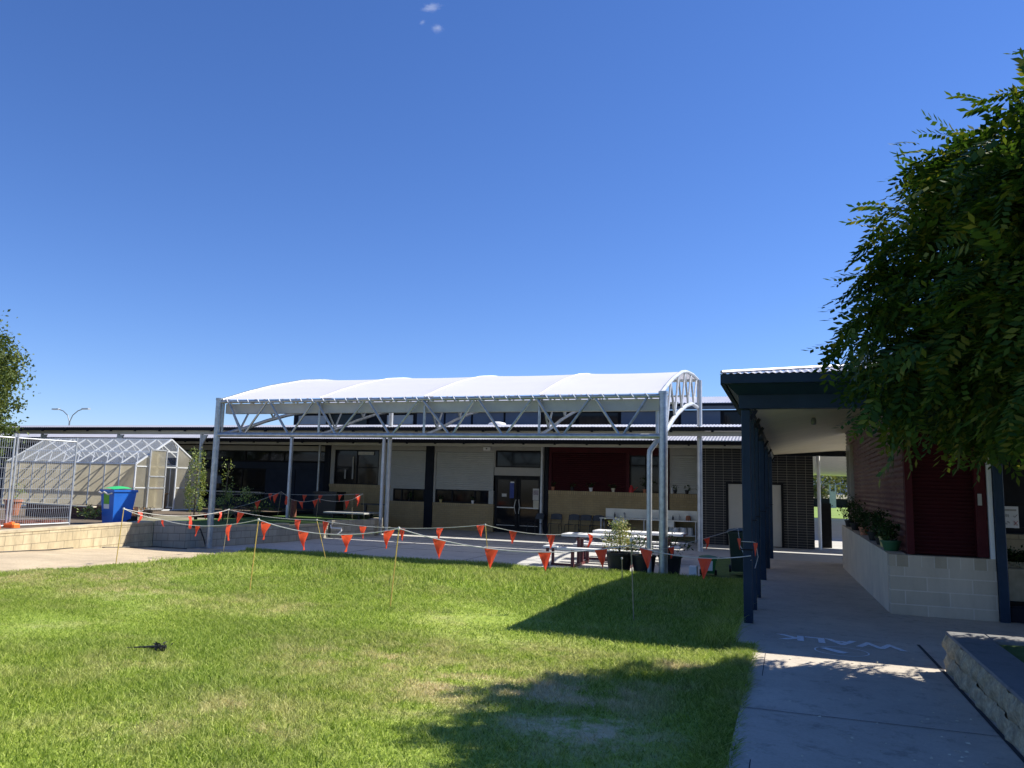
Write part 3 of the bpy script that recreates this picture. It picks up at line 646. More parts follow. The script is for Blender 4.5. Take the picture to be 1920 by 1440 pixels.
# small roof vent like a white cowl
tag(MB().lathe(-11.35, 30.2, [(.1, 4.1), (.1, 4.25), (.33, 4.28), (.36, 4.33), (.28, 4.42), (.1, 4.47)], 18, 1.2, .8).build('roof_cowl', M['white'], None, True), 'white domed vent cowl on the lower roof behind the canopy truss', 'roof vent')
# security camera box
sc = MB().box(-11.55, -11.25, FY-.1, FY-.001, 3.22, 3.36).build('security_camera', M['white'], None); tag(sc, 'small white box camera under the eaves left of the glass doors', 'security camera')
MB().lathe(-11.4, FY-.12, [(.03, 3.27), (.03, 3.31)], 10).build('lens', M['ink'], sc)
# black brick block
bk = thing('black_brick_block', 'black brick toilet block with pale mortar and grey doors behind the navy posts', 'brick block', (-1, 28.2, 0))
MB().box(-2.86, .84, 28.2, 30.5, 0, 3.40).build('wall', M['black'], bk)
MB().box(-2.9, 4.8, 28.28, 30.7, 3.46, 3.52).build('roof', M['navydark'], bk)  # run out past the wall, out of view, to shade the paving
for x0, x1 in ((-1.93, -1.1), (-.95, -.2)):
    fr = MB(); fr.box(x0-.08, x0, 28.13, 28.2, 0, 2.16); fr.box(x1, x1+.08, 28.13, 28.2, 0, 2.16); fr.box(x0, x1, 28.13, 28.2, 2.1, 2.16)
    d = fr.build('door_frame', M['frame'], bk); MB().box(x0, x1, 28.16, 28.2, .03, 2.1).build('door_leaf', M['door'], d)
MB().tube([(.92, 28.05, 3.28), (.92, 28.05, 3.2), (1.0, 28.02, 3.08), (1.0, 28.02, .3), (1.0, 28.02, .02)], .055, 12).build('downpipe', M['white'], bk, True)
# ================================================================== WALKWAY ROOF (in front of the building)
wr = thing('covered_walkway', 'long low walkway roof with dark gutter running across in front of the school building', 'covered walkway', (-15, 24.4, 0))
corr('roof_sheet', -34, -.1, 24.36, 3.80, 26.9, 4.07, M['roof'], wr, per=.11, amp=.010)
MB().box(-34, -.1, 24.44, 24.54, 3.52, 3.668).build('beam', M['beam'], wr)
MB().box(-34, -.1, 26.6, 26.7, 3.85, 4.0).build('rear_beam', M['steelpaint'], wr)
cb = MB().box(-34, -.1, 24.26, 24.40, 3.67, 3.785); x = -33.4
while x < -.4: cb.box(x, x+.08, 24.2, 24.265, 3.62, 3.70); x += 1.25
cb.build('gutter', M['navydark'], wr)
for X in (-29.9, -25.7, -21.5, -17.35, -13.48, -.75):
    MB().bbox(X-.05, X+.05, 24.44, 24.54, 0, 3.518).build('post', M['galvp'] if X > -18 else M['steelpaint'], wr)
    if X < -18: MB().prism([(X+.05, 24.46, 3.5), (X+.28, 24.46, 3.5), (X+.05, 24.46, 3.1)], (0, .06, 0)).build('gusset', M['steelpaint'], wr)
rc = MB()
for X in (-33, -28, -23, -19.5): rc.box(X, X+.1, 24.5, 26.6, 3.66, 3.76)
rc.build('rafters', M['steelpaint'], wr)
# ================================================================== KIOSK with verandah
kk = thing('kiosk_building', 'maroon corrugated building with a navy posted verandah under a pale roof', 'verandah building', (.5, 11.7, 0))
for Yp in (9.72, 10.95, 12.5, 15.8, 19.1, 23.6):
    p = MB().bbox(-.505, -.40, Yp-.05, Yp+.05, zp(Yp)-.01, 2.86).build('post', M['navy'], kk)
    MB().bar((-.40, Yp, 2.74), (-.33, Yp, 2.86), .04, .04, (0, 1, 0)).build('brace', M['navydark'], p)
    MB().box(-.52, -.385, Yp-.065, Yp+.065, 2.10 - (.9 if Yp < 10 else .6), 2.115 - (.9 if Yp < 10 else .6)).build('bracket_band', M['navydark'], p)
MB().box(-.53, 8.5, 9.62, 9.76, 2.87, 3.05).build('front_beam', M['navy'], kk)
MB().box(-.53, -.40, 9.76, 27.7, 2.87, 3.03).build('side_beam', M['navy'], kk)
MB().box(-.40, 5, 27.51, 27.6, 3.08, 3.29).build('rear_beam', M['navydark'], kk)
# fascia slopes outward to the gutter
MB().prism([(-.545, 9.60, 3.03), (-.66, 9.35, 3.17), (8.6, 9.35, 3.17), (8.6, 9.60, 3.03)], (0, 0, .02)).build('eave_soffit', M['navy'], kk)
MB().prism([(-.545, 9.60, 3.032), (-.545, 28, 3.032), (-.68, 28, 3.17), (-.68, 9.35, 3.17)], (0, 0, .02)).build('eave_soffit', M['navy'], kk)
MB().box(-.70, 8.6, 9.26, 9.37, 3.13, 3.235).build('gutter', M['navy'], kk)
MB().box(-.72, -.665, 9.37, 28, 3.13, 3.235).build('gutter', M['navy'], kk)
def roofz(X, Y): return 3.25 + min((X+.68)*.18, (Y-9.3)*.18, .60)
def rf(u, v):
    X = -.72+u*9.3; Y = 9.25+v*18.75; return (X, Y, roofz(X, Y)+.006*math.sin(2*PI*X/.076))
MB().grid(rf, 980, 100).build('roof_sheet', M['roof'], kk)
MB().tube([(-.70, 9.28, 3.265), (2.6, 12.6, 3.86)], .022, 6).build('hip_capping', M['roof'], kk)
# ceiling
MB().add([(-.40, 9.77, 2.94), (1.6, 9.77, 3.44), (1.6, 22.5, 3.50), (-.40, 27.5, 3.1), (1.6, 27.5, 3.25), (5, 27.5, 3.25), (5, 22.5, 3.5)], [(0, 3, 2, 1), (3, 4, 2), (4, 5, 6, 2)]).build('ceiling', M['cream'], kk)
lp = MB().lathe(.45, 14.2, [(.03, 3.04), (.045, 3.06), (.045, 3.12), (.03, 3.16)], 12).build('ceiling_lamp', M['lamp'], None, True); tag(lp, 'small round light fitting on the cream verandah ceiling', 'ceiling light')
# corrugated side wall (corrugations run along the wall)
zs = np.linspace(1.05, 3.5, 200); per = .085
def cw(name, y0, y1, z0, z1):
    zz = np.arange(z0, z1, per/10); V = [(1.5+.017*math.sin(2*PI*z/per), y0, z) for z in zz] + [(1.5+.017*math.sin(2*PI*z/per), y1, z) for z in zz]; k = len(zz)
    V += [(1.56, y0, z) for z in zz]+[(1.56, y1, z) for z in zz]
    return MB().add(V, [(i, i+1, i+1+k, i+k) for i in range(k-1)]+[(i, i+2*k, i+1+2*k, i+1) for i in range(k-1)]).build(name, M['maroonb'], kk, smooth=True)
cw('corrugated_wall', 11.72, 20.1, 1.05, 3.52); cw('corrugated_wall', 21.3, 22.4, 1.05, 3.52); cw('corrugated_wall', 20.1, 21.3, 1.05, 1.72); cw('corrugated_wall', 20.1, 21.3, 3.05, 3.52)
wf = MB()
for a in ((20.1, 20.22, 1.72, 3.05), (21.18, 21.3, 1.72, 3.05), (20.22, 21.18, 1.72, 1.86), (20.22, 21.18, 2.93, 3.05)): wf.box(1.42, 1.55, *a)
for y in (20.5, 20.75, 21.0): wf.box(1.46, 1.5, y-.02, y+.02, 1.86, 2.93)
w = wf.build('window_frame', M['trimgrey'], kk); MB().box(1.51, 1.53, 20.2, 21.2, 1.84, 2.95).build('pane', M['glass'], w)
MB().box(1.57, 4.0, 22.3, 22.4, 0, 3.5).build('end_wall', M['maroonb'], kk); MB().box(1.6, 1.75, 11.8, 22.3, 0, 3.5).build('inner_wall', M['navydark'], kk)
# front with maroon shutter
MB().box(1.485, 1.575, 11.60, 11.74, 1.12, 3.5).build('corner_post', M['maroon'], kk)
MB().box(2.30, 2.43, 11.60, 11.74, 1.12, 3.5).build('corner_post', M['maroon'], kk)
slats('front_shutter', 1.575, 2.30, 1.12, 3.05, 11.70, M['maroond'], kk, .05, .009)
MB().box(1.575, 2.30, 11.6, 11.74, 3.05, 3.5).build('shutter_box', M['maroon'], kk)
MB().box(1.6, 2.43, 11.76, 11.8, .3, 3.5).build('front_backing', M['navydark'], kk)
MB().box(2.33, 2.375, 11.585, 11.6, 1.78, 1.93).build('switch_plate', M['trimgrey'], kk)
MB().box(2.44, 2.49, 11.56, 11.68, 1.1, 3.4).build('white_downpipe', M['white'], kk)
MB().bbox(2.5, 2.61, 11.5, 11.62, .3, 3.2).build('post', M['navy'], kk)
# planter / block base wall
pw = thing('planter_wall', 'cream concrete block planter wall at the foot of the maroon building', 'block wall', (1.9, 11.6, 0))
MB().box(1.262, 2.495, 11.562, 11.74, .2, .955).build('block_face', M['lime_p'], pw); MB().box(1.258, 2.49, 11.558, 11.74, .955, 1.105).build('soldier_course', M['sold'], pw)
MB().box(1.255, 1.48, 11.742, 21.0, -.05, 1.11).build('side_wall', simple('rendered_side_wall', (.60, .51, .38), .9, var=.12, scale=2, bump=.3), pw)
# ================================================================== right-hand recess
rw = thing('recess_building', 'dark navy wall with a shaded roof beyond the navy post at the far right', 'building wing', (4.5, 17, 0))
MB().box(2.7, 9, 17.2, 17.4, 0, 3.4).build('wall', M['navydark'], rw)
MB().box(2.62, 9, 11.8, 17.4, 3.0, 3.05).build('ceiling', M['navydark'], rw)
one(MB().box(2.75, 6, 15.9, 16.3, .1, 1.25), 'limestone_garden_wall', M['lime'], 'yellow limestone block wall standing behind the feet sign', 'garden wall')
tw = MB().box(2.85, 4.6, 15.3, 15.85, .1, .82); one(tw, 'stone_bench_wall', M['rock'], 'low rough stone ledge in front of the yellow limestone wall', 'stone ledge')
one(MB().bbox(3.25, 3.52, 14.4, 14.7, .15, .78, .02), 'stone_pillar', M['limecap'], 'short pale limestone pillar at the right edge of the photo', 'stone pillar')
one(MB().bbox(2.63, 3.6, 11.6, 12.3, .30, .52, .01).box(2.66, 3.58, 11.62, 11.66, .52, .53), 'black_step', M['navydark'], 'black step box beside the navy post at far right', 'step')
V, Q = leaves(clumps((3.5, 15.5, .88), (.5, .12, .08), 60, 40, .14), .06); tag(np_mesh('ledge_plant', V, Q, M['leaf_dark']), 'low green creeping plant on the rough stone ledge', 'plant')
sg = thing('feet_sign', 'white instruction sign with tick and cross feet pictograms beside the navy post', 'sign', (3.0, 13, 1.4))
sx0, sx1, sz0, sz1 = 2.905, 3.115, 1.46, 1.765
MB().box(sx0, sx1, 13.0, 13.008, sz0, sz1).build('board', M['white'], sg)
mk = MB()
mk.bar((3.05, 12.996, 1.63), (3.065, 12.996, 1.612), .004, .006, (0, 1, 0)); mk.bar((3.065, 12.996, 1.612), (3.10, 12.996, 1.652), .004, .006, (0, 1, 0))
mk.build('tick', M['ink'], sg)
mk = MB(); mk.bar((3.05, 12.996, 1.5), (3.10, 12.996, 1.56), .004, .01, (0, 1, 0)); mk.bar((3.05, 12.994, 1.56), (3.10, 12.994, 1.5), .004, .01, (0, 1, 0)); mk.build('cross', M['red'], sg)
mk = MB(); mk.lathe(0, 0, [(.001, 0)], 4); mk = MB()
for cx, cz, a in ((2.96, 1.635, .0), (2.985, 1.632, .1), (2.95, 1.52, 1.1), (2.985, 1.54, .9)):
    pts = [(cx+.011*math.cos(t)*math.cos(a)-.024*math.sin(t)*math.sin(a), 12.997, cz+.011*math.cos(t)*math.sin(a)+.024*math.sin(t)*math.cos(a)) for t in np.linspace(0, 2*PI, 13)[:-1]]
    mk.prism(pts, (0, -.002, 0))
mk.build('feet_pictogram', M['steelpaint'], sg)
MB().box(2.93, 3.09, 12.996, 12.999, 1.70, 1.725).build('heading', M['trimgrey'], sg)
MB().box(2.62, 4.2, 13.05, 13.09, 1.78, 1.82).build('rail', M['frame'], sg); MB().box(2.62, 4.2, 13.05, 13.09, 1.44, 1.47).build('rail', M['frame'], sg)
# ================================================================== WALLS
def wall(name, pts, z0, z1s, th, mat, label, cap=None):
    """wall along a polyline; z1s per segment; thickness goes to the left (-x side)"""
    t = thing(name, label, 'retaining wall', (pts[0][0], pts[0][1], 0))
    for i in range(len(pts)-1):
        a = np.array(pts[i]); b = np.array(pts[i+1]); d = (b-a)/np.linalg.norm(b-a); nrm = np.array([-d[1], d[0]])
        q = [a, b, b+nrm*th, a+nrm*th]; z1 = z1s[i]
        c = .05 if cap else 0
        MB().prism([(p[0], p[1], z0) for p in q][::-1], (0, 0, z1-z0-c)).build('blockwork', mat, t)
        if cap:
            e = [a-nrm*.012-d*.0, b-nrm*.012, b+nrm*(th+.01), a+nrm*(th+.01)]
            MB().prism([(p[0], p[1], z1-c) for p in e][::-1], (0, 0, c)).build('capping', cap, t)
    return t
wall('garden_retaining_wall', [(-14.6, 7.0), (-14.85, 10.5), (-15.15, 12.6), (-15.75, 16.4)], -.2, [.70, .70, .70], .3, M['lime'], 'sunlit yellow limestone retaining wall along the sandy path below the blue bin', M['limecap'])
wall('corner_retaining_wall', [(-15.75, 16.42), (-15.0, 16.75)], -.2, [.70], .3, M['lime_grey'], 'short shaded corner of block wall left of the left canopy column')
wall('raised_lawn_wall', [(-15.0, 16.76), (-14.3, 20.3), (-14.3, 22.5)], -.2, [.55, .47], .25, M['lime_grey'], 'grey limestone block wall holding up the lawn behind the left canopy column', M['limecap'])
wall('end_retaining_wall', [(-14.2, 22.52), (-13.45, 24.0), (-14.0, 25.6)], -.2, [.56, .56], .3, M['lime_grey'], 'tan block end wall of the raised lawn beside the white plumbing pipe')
# low rock-face wall bottom right
lw = thing('low_rockface_wall', 'low rough-faced stone edging wall beside the path at bottom right', 'edging wall', (1.5, 6, 0))
def rock_face(u, v, z0, z1, k):
    Y = 3.2+u*4.55; bul = .022*math.sin(PI*v)+.01*math.sin(Y*9+k)+.008*math.sin(Y*23+v*7+k*2)
    return (1.27-bul+rng.uniform(-.004, .004), Y, z0+(z1-z0)*v)
for k, (z0, z1) in enumerate(((.36, .545), (.55, .715))):
    m_ = MB(); m_.grid(lambda u, v: rock_face(u, v, z0, z1, k), 160, 8)
    m_.box(1.29, 1.55, 3.2, 7.74, z0, z1)
    m_.grid(lambda u, v: (1.27+u*.28, 7.75+.02*math.sin(PI*v)+.008*math.sin(u*20), z0+(z1-z0)*v), 10, 6)
    m_.build('block_course', M['rock'], lw)
MB().bbox(1.262, 1.56, 3.2, 7.76, .716, .738, .008).build('coping', M['coping'], lw); MB().bbox(1.565, 6, 7.5, 7.76, .3, .738, .008).build('coping', M['coping'], lw)
struct(MB().grid(lambda u, v: (1.56+u*5, 2+v*5.5, .70+.01*math.sin(u*30)*math.sin(v*20)), 20, 20).build('tree_bed', M['lawn2']))
# ================================================================== GREENHOUSE
gh = thing('greenhouse', 'milky polycarbonate greenhouse with white ribs and an open door behind the blue bin', 'greenhouse', (-24, 21, .62))
gx0, gx1, gy0, gy1, gz, ge, ga = -27.3, -21.15, 21.0, 24.1, .66, 2.27, 3.2; gm = (gy0+gy1)/2
fr = MB(); n = 9
for i in range(n+1):
    x = gx0+(gx1-gx0)*i/n
    fr.bar((x, gy0, gz), (x, gy0, ge), .035, .035); fr.bar((x, gy1, gz), (x, gy1, ge), .035, .035)
    fr.bar((x, gy0, ge), (x, gm, ga), .03, .04); fr.bar((x, gy1, ge), (x, gm, ga), .03, .04)
for y, z in ((gy0, ge), (gy1, ge), (gm, ga), (gy0, gz+.02), (gy1, gz+.02), (gy0+.75, ge+.44)): fr.bar((gx0, y, z), (gx1, y, z), .045, .045)
for i in range(n):      # roof bracing
    fr.bar((gx0+(gx1-gx0)*(i+1)/n, gy0+.05, ge+.02), (gx0+(gx1-gx0)*i/n, gy0+.75, ge+.42), .02, .02); fr.bar((gx0+(gx1-gx0)*i/n, gy1-.05, ge+.02), (gx0+(gx1-gx0)*(i+1)/n, gm+.1, ga-.06), .03, .03)
fr.build('frame', M['alu'], gh)
MB().add([(gx0, gy0-.004, gz), (gx1, gy0-.004, gz), (gx1, gy0-.004, ge), (gx0, gy0-.004, ge)], [(0, 1, 2, 3)]).build('front_panels', M['poly'], gh)
MB().add([(gx0, gy1, gz), (gx1, gy1, gz), (gx1, gy1, ge), (gx0, gy1, ge)], [(0, 1, 2, 3)]).build('rear_panels', M['poly'], gh)
MB().add([(gx0, gy0, gz), (gx0, gy1, gz), (gx0, gy1, ge), (gx0, gm, ga), (gx0, gy0, ge)], [(0, 1, 2, 3, 4)]).build('end_panel', M['poly'], gh)
for (a, b) in ((gy0, gm), (gy1, gm)):
    rp = MB(); nn_ = 300
    def rr_(u, v, a=a, b=b): x = gx0+(gx1-gx0)*u; return (x, a+(b-a)*v, ge+(ga-ge)*v+.03+.008*math.sin(x*2*PI/.09))
    rp.grid(rr_, nn_, 1); rp.build('roof_panels', M['polyroof'], gh)
# gable end towards the yard with an opening
d0, d1 = gy0+.95, gy0+1.9    # door opening
gx = gx1
gf = MB()
for y in (gy0, d0, d1, gy1): gf.bar((gx, y, gz), (gx, y, ge if y in (gy0, gy1) else ge+(ga-ge)*(1-abs(y-gm)/(gm-gy0))), .05, .04)
gf.bar((gx, gy0, ge), (gx, gm, ga), .05, .05); gf.bar((gx, gy1, ge), (gx, gm, ga), .05, .05); gf.bar((gx, gy0, ge-.08), (gx, gy1, ge-.08), .04, .04); gf.bar((gx, d1, 1.45), (gx, gy1, 1.45), .04, .04); gf.bar((gx, gy0, 1.45), (gx, d0, 1.45), .04, .04); gf.bar((gx, gy0, gz), (gx, gy1, gz), .05, .05)
gf.bar((gx, d0, 2.75), (gx, d1, 2.75), .04, .04)
gf.build('gable_frame', M['alu'], gh)
MB().add([(gx, gy0, gz), (gx, d0, gz), (gx, d0, ge+(ga-ge)*(d0-gy0)/(gm-gy0)), (gx, gy0, ge)], [(0, 1, 2, 3)]).build('gable_panel', M['poly'], gh)
MB().add([(gx, d1, gz), (gx, gy1, gz), (gx, gy1, ge), (gx, d1, ge+(ga-ge)*(gy1-d1)/(gm-gy0))], [(0, 1, 2, 3)]).build('gable_panel', M['poly'], gh)
# sliding door parked in front of the left panel
dd = MB(); dx = gx+.07
for y in (gy0+.55, gy0+1.3): dd.bar((dx, y, gz), (dx, y, 2.8), .05, .045)
for z in (gz+.05, 1.45, 1.85, 2.78): dd.bar((dx, gy0+.55, z), (dx, gy0+1.3, z), .045, .045)
d_ = dd.build('door', M['galvp'], gh); MB().add([(dx, gy0+.55, gz), (dx, gy0+1.3, gz), (dx, gy0+1.3, 2.78), (dx, gy0+.55, 2.78)], [(0, 1, 2, 3)]).build('door_panel', M['poly'], d_)
t = thing('potting_table', 'small timber potting table inside the open greenhouse door', 'table', (-22.2, 22.7, .62))
MB().box(-23.2, -21.6, 22.5, 23.1, 1.2, 1.25).build('tabletop', M['timber'], t)
for x in (-23.1, -21.7):
    for y in (22.55, 23.05): MB().box(x-.03, x+.03, y-.03, y+.03, .62, 1.2).build('leg', M['timber'], t)
one(MB().lathe(-21.9, 22.8, [(.09, 1.25), (.11, 1.5), (.115, 1.52)], 16), 'red_bucket', M['red'], 'dark red bucket on the potting table in the greenhouse', 'bucket', smooth=True)
# ---------------------------------------------------------------- garden clutter
def wheelie(name, base, rot, body, lid, label, h=1.07, w=.56, dpt=.62, cat='wheelie bin'):
    t = thing(name, label, cat, (0, 0, 0)); b = .42*w/.56
    MB().add([(-b/2, -dpt*.39, .06), (b/2, -dpt*.39, .06), (b/2, dpt*.36, .06), (-b/2, dpt*.36, .06), (-w/2, -dpt/2, h-.08), (w/2, -dpt/2, h-.08), (w/2, dpt/2, h-.08), (-w/2, dpt/2, h-.08)], [(3, 2, 1, 0), (0, 1, 5, 4), (1, 2, 6, 5), (2, 3, 7, 6), (3, 0, 4, 7)]).build('body', body, t); db = dpt*.39
    MB().box(-w/2-.02, w/2+.02, -dpt/2-.02, dpt/2+.02, h-.1, h-.05).build('rim', body, t)
    MB().grid(lambda u, v: (-w/2-.01+u*(w+.02), -dpt/2-.03+v*(dpt+.04), h-.05+.15*w*math.sin(PI*(.12+u*.76))*math.sin(PI*(.12+.76*v))), 8, 8).build('lid', lid, t, True)
    MB().tube([(-w/2+.04, dpt/2+.05, h-.1), (w/2-.04, dpt/2+.05, h-.1)], .018, 8).build('handle', body, t, True)
    for s in (-1, 1): MB().tube([(s*(b/2), dpt*.36, .17*w), (s*(b/2+.05), dpt*.36, .17*w)], .17*w, 16).build('wheel', M['hose'], t)
    t.location = base; t.rotation_euler = (0, 0, rot); return t
bb = wheelie('wheelie_bin', (-16.45, 15.85, .55), math.radians(-12), M['blue'], M['greenlid'], 'blue wheelie bin with a green lid behind the sunlit retaining wall', h=1.0, w=.60)
def fy(z): return -.24-.07*(z-.06)/.93-.006
bb['_base'] = (0, 0, 0)
for nm, z0, z1, m in (('sticker', .58, .86, M['greenprint']), ('sticker', .46, .577, M['white'])):
    MB().prism([(-.16, fy(z0), z0), (.08, fy(z0), z0), (.08, fy(z1), z1), (-.16, fy(z1), z1)], (0, -.004, 0)).build(nm, m, bb)
# bunting tangle on bin front
one(MB().tube([(-16.75, 15.5, 1.43), (-16.6, 15.45, 1.40), (-16.5, 15.42, 1.44), (-16.35, 15.42, 1.38), (-16.25, 15.45, 1.42)], .02, 6), 'rope_bundle', M['rope'], 'tangle of old rope hanging on the front rim of the blue bin', 'rope')
# temporary mesh fence
FX = -16.94
def fence_panel(y0, y1, label):
    t = thing('mesh_fence_panel', label, 'mesh fence', (FX, y1, .6), 'temporary mesh fence panels')
    for y in (y0, y1): MB().tube([(FX, y, .6), (FX, y, 2.78)], .022, 8).build('post', M['galvp'], t, True)
    for z in (.66, 2.68): MB().tube([(FX, y0, z), (FX, y1, z)], .018, 8).build('rail', M['galvp'], t, True)
    wv = MB(); y = y0+.05
    while y < y1: wv.bar((FX, y, .67), (FX, y, 2.66), .005, .005); y += .055
    z = .8
    while z < 2.7: wv.bar((FX-.006, y0, z), (FX-.006, y1, z), .007, .007); z += .235
    wv.build('wire_mesh', M['wire'], t)
fence_panel(13.26, 14.86, 'temporary wire mesh fence panel in front of the left end of the greenhouse'); fence_panel(10.8, 13.18, 'temporary wire mesh fence panel cut off by the left edge of the photo')
for y, lb in ((13.22, 'orange plastic fence foot block at the join of the mesh panels'), (12.75, 'orange fence foot block at the left edge of the photo')):
    one(MB().bbox(FX-.05, FX+.30, y-.10, y+.10, .60, .72, .03).bbox(FX+.08, FX+.18, y-.04, y+.04, .72, .75, .01), 'fence_block', M['orange'], lb, 'fence block', 'orange fence foot blocks')
# raised beds and pots
one(MB().box(-21, -17.6, 16.9, 17.0, .6, .98).box(-21, -17.6, 17.6, 17.7, .6, .98).box(-17.7, -17.6, 17.0, 17.6, .6, .98), 'timber_garden_bed', M['darktimber'], 'dark timber raised garden bed behind the mesh fence', 'garden bed')
one(MB().bar((-20.9, 16.6, 1.02), (-18.2, 16.75, .98), .12, .04), 'timber_plank', M['plank'], 'pale plank lying on the timber garden bed beside the terracotta pot', 'plank')
def potplant(name, p, r, h, potm, leafm, label, crown=(.2, .2, .2), lsize=.06, nl=12, per=14, cat='potted plant', group=None, zoff=.0, seedshell=.3):
    t = thing(name, label, cat, p, group); x, y, z = p
    MB().lathe(x, y, [(r*.7, z), (r*.98, z+h*.86), (r*1.1, z+h*.87), (r*1.1, z+h), (r*.95, z+h), (r*.92, z+h*.9)], 20).build('pot', potm, t, True)
    MB().tube([(x, y, z+h*.85), (x+.01, y, z+h+crown[2]*1.3)], [.012, .006], 6).build('stem', M['bark'], t)
    V, Q = leaves(clumps((x, y, z+h+crown[2]*.9+zoff), crown, nl, per, max(crown)*.45, seedshell), lsize); np_mesh('foliage', V, Q, leafm, t)
    return t
potplant('potted_plant', tuple(PG(22, 966, .78)*[1,1,1]), .2, .4, M['terracotta'], M['leaf_bright'], 'tall terracotta pot with a leggy plant behind the mesh fence', (.22, .22, .25), .07, 6, 10)
def shrub(name, c, rad, leafm, label, n=40, per=30, ls=.06, cl=.2, base=None, cat='shrub', shell=.3):
    t = thing(name, label, cat, (c[0], c[1], base if base is not None else c[2]-rad[2]))
    st = MB(); b0 = np.array([c[0], c[1], base if base is not None else c[2]-rad[2]])
    for k in range(5): st.tube([b0, b0*.5+np.array(c)*.5+rng.normal(size=3)*np.array(rad)*.25, np.array(c)+rng.normal(size=3)*np.array(rad)*.4], [.015, .01, .004], 5)
    st.build('stem', M['bark'], t)
    V, Q = leaves(clumps(c, rad, n, per, cl, shell), ls); np_mesh('foliage', V, Q, leafm, t); return t
P = PG(175, 957, .95); shrub('cabbage_plant', (P[0], P[1], .95), (.35, .3, .16), M['leaf_bright'], 'pale green leafy plant in the bed left of the blue bin', 14, 16, .09, .16)
P = PG(288, 962, .95); shrub('pink_succulent', (-17.3, 17.5, .86), (.45, .3, .12), M['succ'], 'pink and cream succulents growing on the wall right of the blue bin', 26, 18, .05, .1)
one(MB().box(-17.9, -17.2, 16.9, 17.3, .62, .74).box(-17.85, -17.25, 16.95, 17.25, .74, .75), 'plant_tray', M['blackpot'], 'black plastic nursery tray under the pink succulents', 'tray')
P = PG(60, 985, .63); one(MB().bar((-17.4, 13.3, .72), (-17.1, 14.9, .70), .03, .03).bar((-17.5, 13.3, .69), (-17.2, 14.9, .67), .03, .03).bar((-17.6, 13.25, .75), (-17.0, 14.7, .73), .02, .02), 'steel_bars', M['rusty'], 'rusty steel bars lying at the foot of the mesh fence', 'steel bars')
# slender sapling behind left column and leaning shrub
def column_tree(name, x, y, z0, z1, r, label, n=60, per=26, ls=.07, leafm=None, lean=0):
    t = thing(name, label, 'young tree', (x, y, z0)); MB().tube([(x, y, z0), (x+lean*.5, y, (z0+z1)/2), (x+lean, y, z1)], [.03, .02, .006], 7).build('trunk', M['bark'], t)
    P = []
    for _ in range(n):
        q = rng.uniform(.1, 1); rr = r*(1-.65*abs(q-.35)); a = rng.uniform(0, 2*PI)
        c = np.array([x+lean*q+rr*math.cos(a), y+rr*math.sin(a), z0+(z1-z0)*q]); P.append(c+rng.normal(size=(int(per*rng.uniform(.5, 1.3)), 3))*np.array([.06, .06, .10]))
    V, Q = leaves(np.concatenate(P), ls); np_mesh('crown', V, Q, leafm or M['leaf_bright'], t)
P0 = PG(378, 955, .6)
column_tree('young_tree', -18.6, 21.1, .6, 2.75, .26, 'slender young tree with small pale leaves left of the left canopy column', 70, 26)
column_tree('young_tree', -17.1, 20.7, .5, 2.3, .22, 'thin sapling on a stake just right of the left canopy column', 26, 20, lean=.1)
shrub('leaning_shrub', (-16.4, 20.6, 1.35), (.55, .2, .22), M['leaf_bright'], 'low leaning branch of pale leaves to the right of the sapling', 14, 18, .07, .16, .5)
shrub('garden_shrub', (-17.4, 22.8, .95), (.8, .3, .3), M['leaf_dark'], 'dark low shrub in the shade behind the raised lawn', 20, 20, .08, .25, .47)
# white plumbing on the end wall
P = lambda x, y: tuple(PY(x, y, 22.35))
one(MB().tube([P(620, 984), P(621, 990), P(640, 991), P(640, 995), P(632, 1002), P(640, 1003), P(655, 1004), P(655, 1009)], .028, 8), 'plumbing_pipe', M['pvc'], 'white stepped plastic plumbing pipe on the end of the raised lawn wall', 'pipe')
one(MB().tube([PG(361, 987, .57), (-14.83, 17.1, .5), (-14.78, 17.2, .25), (-14.78, 17.3, .03)], .018, 7), 'irrigation_hose', M['hose'], 'black irrigation hose looping over the block wall beside the left canopy column', 'hose')
hp = [GG(x, y, .02) for x, y in ((-40, 1037), (40, 1033), (90, 1031), (140, 1027), (190, 1026), (260, 1026), (290, 1025), (350, 1029))]
one(MB().tube(hp, .012, 6), 'ground_hose', M['hose'], 'thin black hose lying along the sandy path below the sunlit wall', 'hose')
# ================================================================== TABLES, CHAIRS, SINK
def picnic(name, x0, x1, yc, label, ends=True):
    t = thing(name, label, 'picnic table', ((x0+x1)/2, yc, 0), 'picnic tables under the canopy')
    MB().bbox(x0, x1, yc-.36, yc+.36, .69, .75, .01).build('tabletop', M['tabletop'], t)
    MB().box(x1+.001, x1+.03, yc-.34, yc+.34, .695, .742).build('end_cap', M['tablleg'], t)
    for s in (-1, 1): MB().bbox(x0+.05, x1-.02, yc+s*.72-.15, yc+s*.72+.15, .41, .46, .008).build('bench_seat', M['tabletop'], t)
    if ends: MB().bbox(x0-.38, x0-.02, yc-.62, yc-.05, .42, .462, .008).build('end_seat', M['tabletop'], t)
    for x in (x0+.35, x1-.45):
        for s in (-1, 1):
            MB().box(x, x+.07, yc+s*.16-.035, yc+s*.16+.035, .06, .688).build('leg', M['tablleg'], t)
            MB().box(x, x+.07, yc+s*.72-.035, yc+s*.72+.035, .06, .409).build('leg', M['tablleg'], t)
        MB().box(x, x+.07, yc-.76, yc+.76, 0, .06).build('floor_rail', M['tablleg'], t)
        MB().box(x-.003, x+.073, yc-.3, yc+.3, .62, .66).build('cross_rail', M['tablleg'], t)
    if ends:
        for y in (yc-.58, yc-.12): MB().box(x0-.3, x0-.24, y-.03, y+.03, 0, .419).build('leg', M['tablleg'], t)
        MB().box(x0-.24, x0+.3, yc-.38, yc-.32, .0, .05).build('floor_rail', M['tablleg'], t)
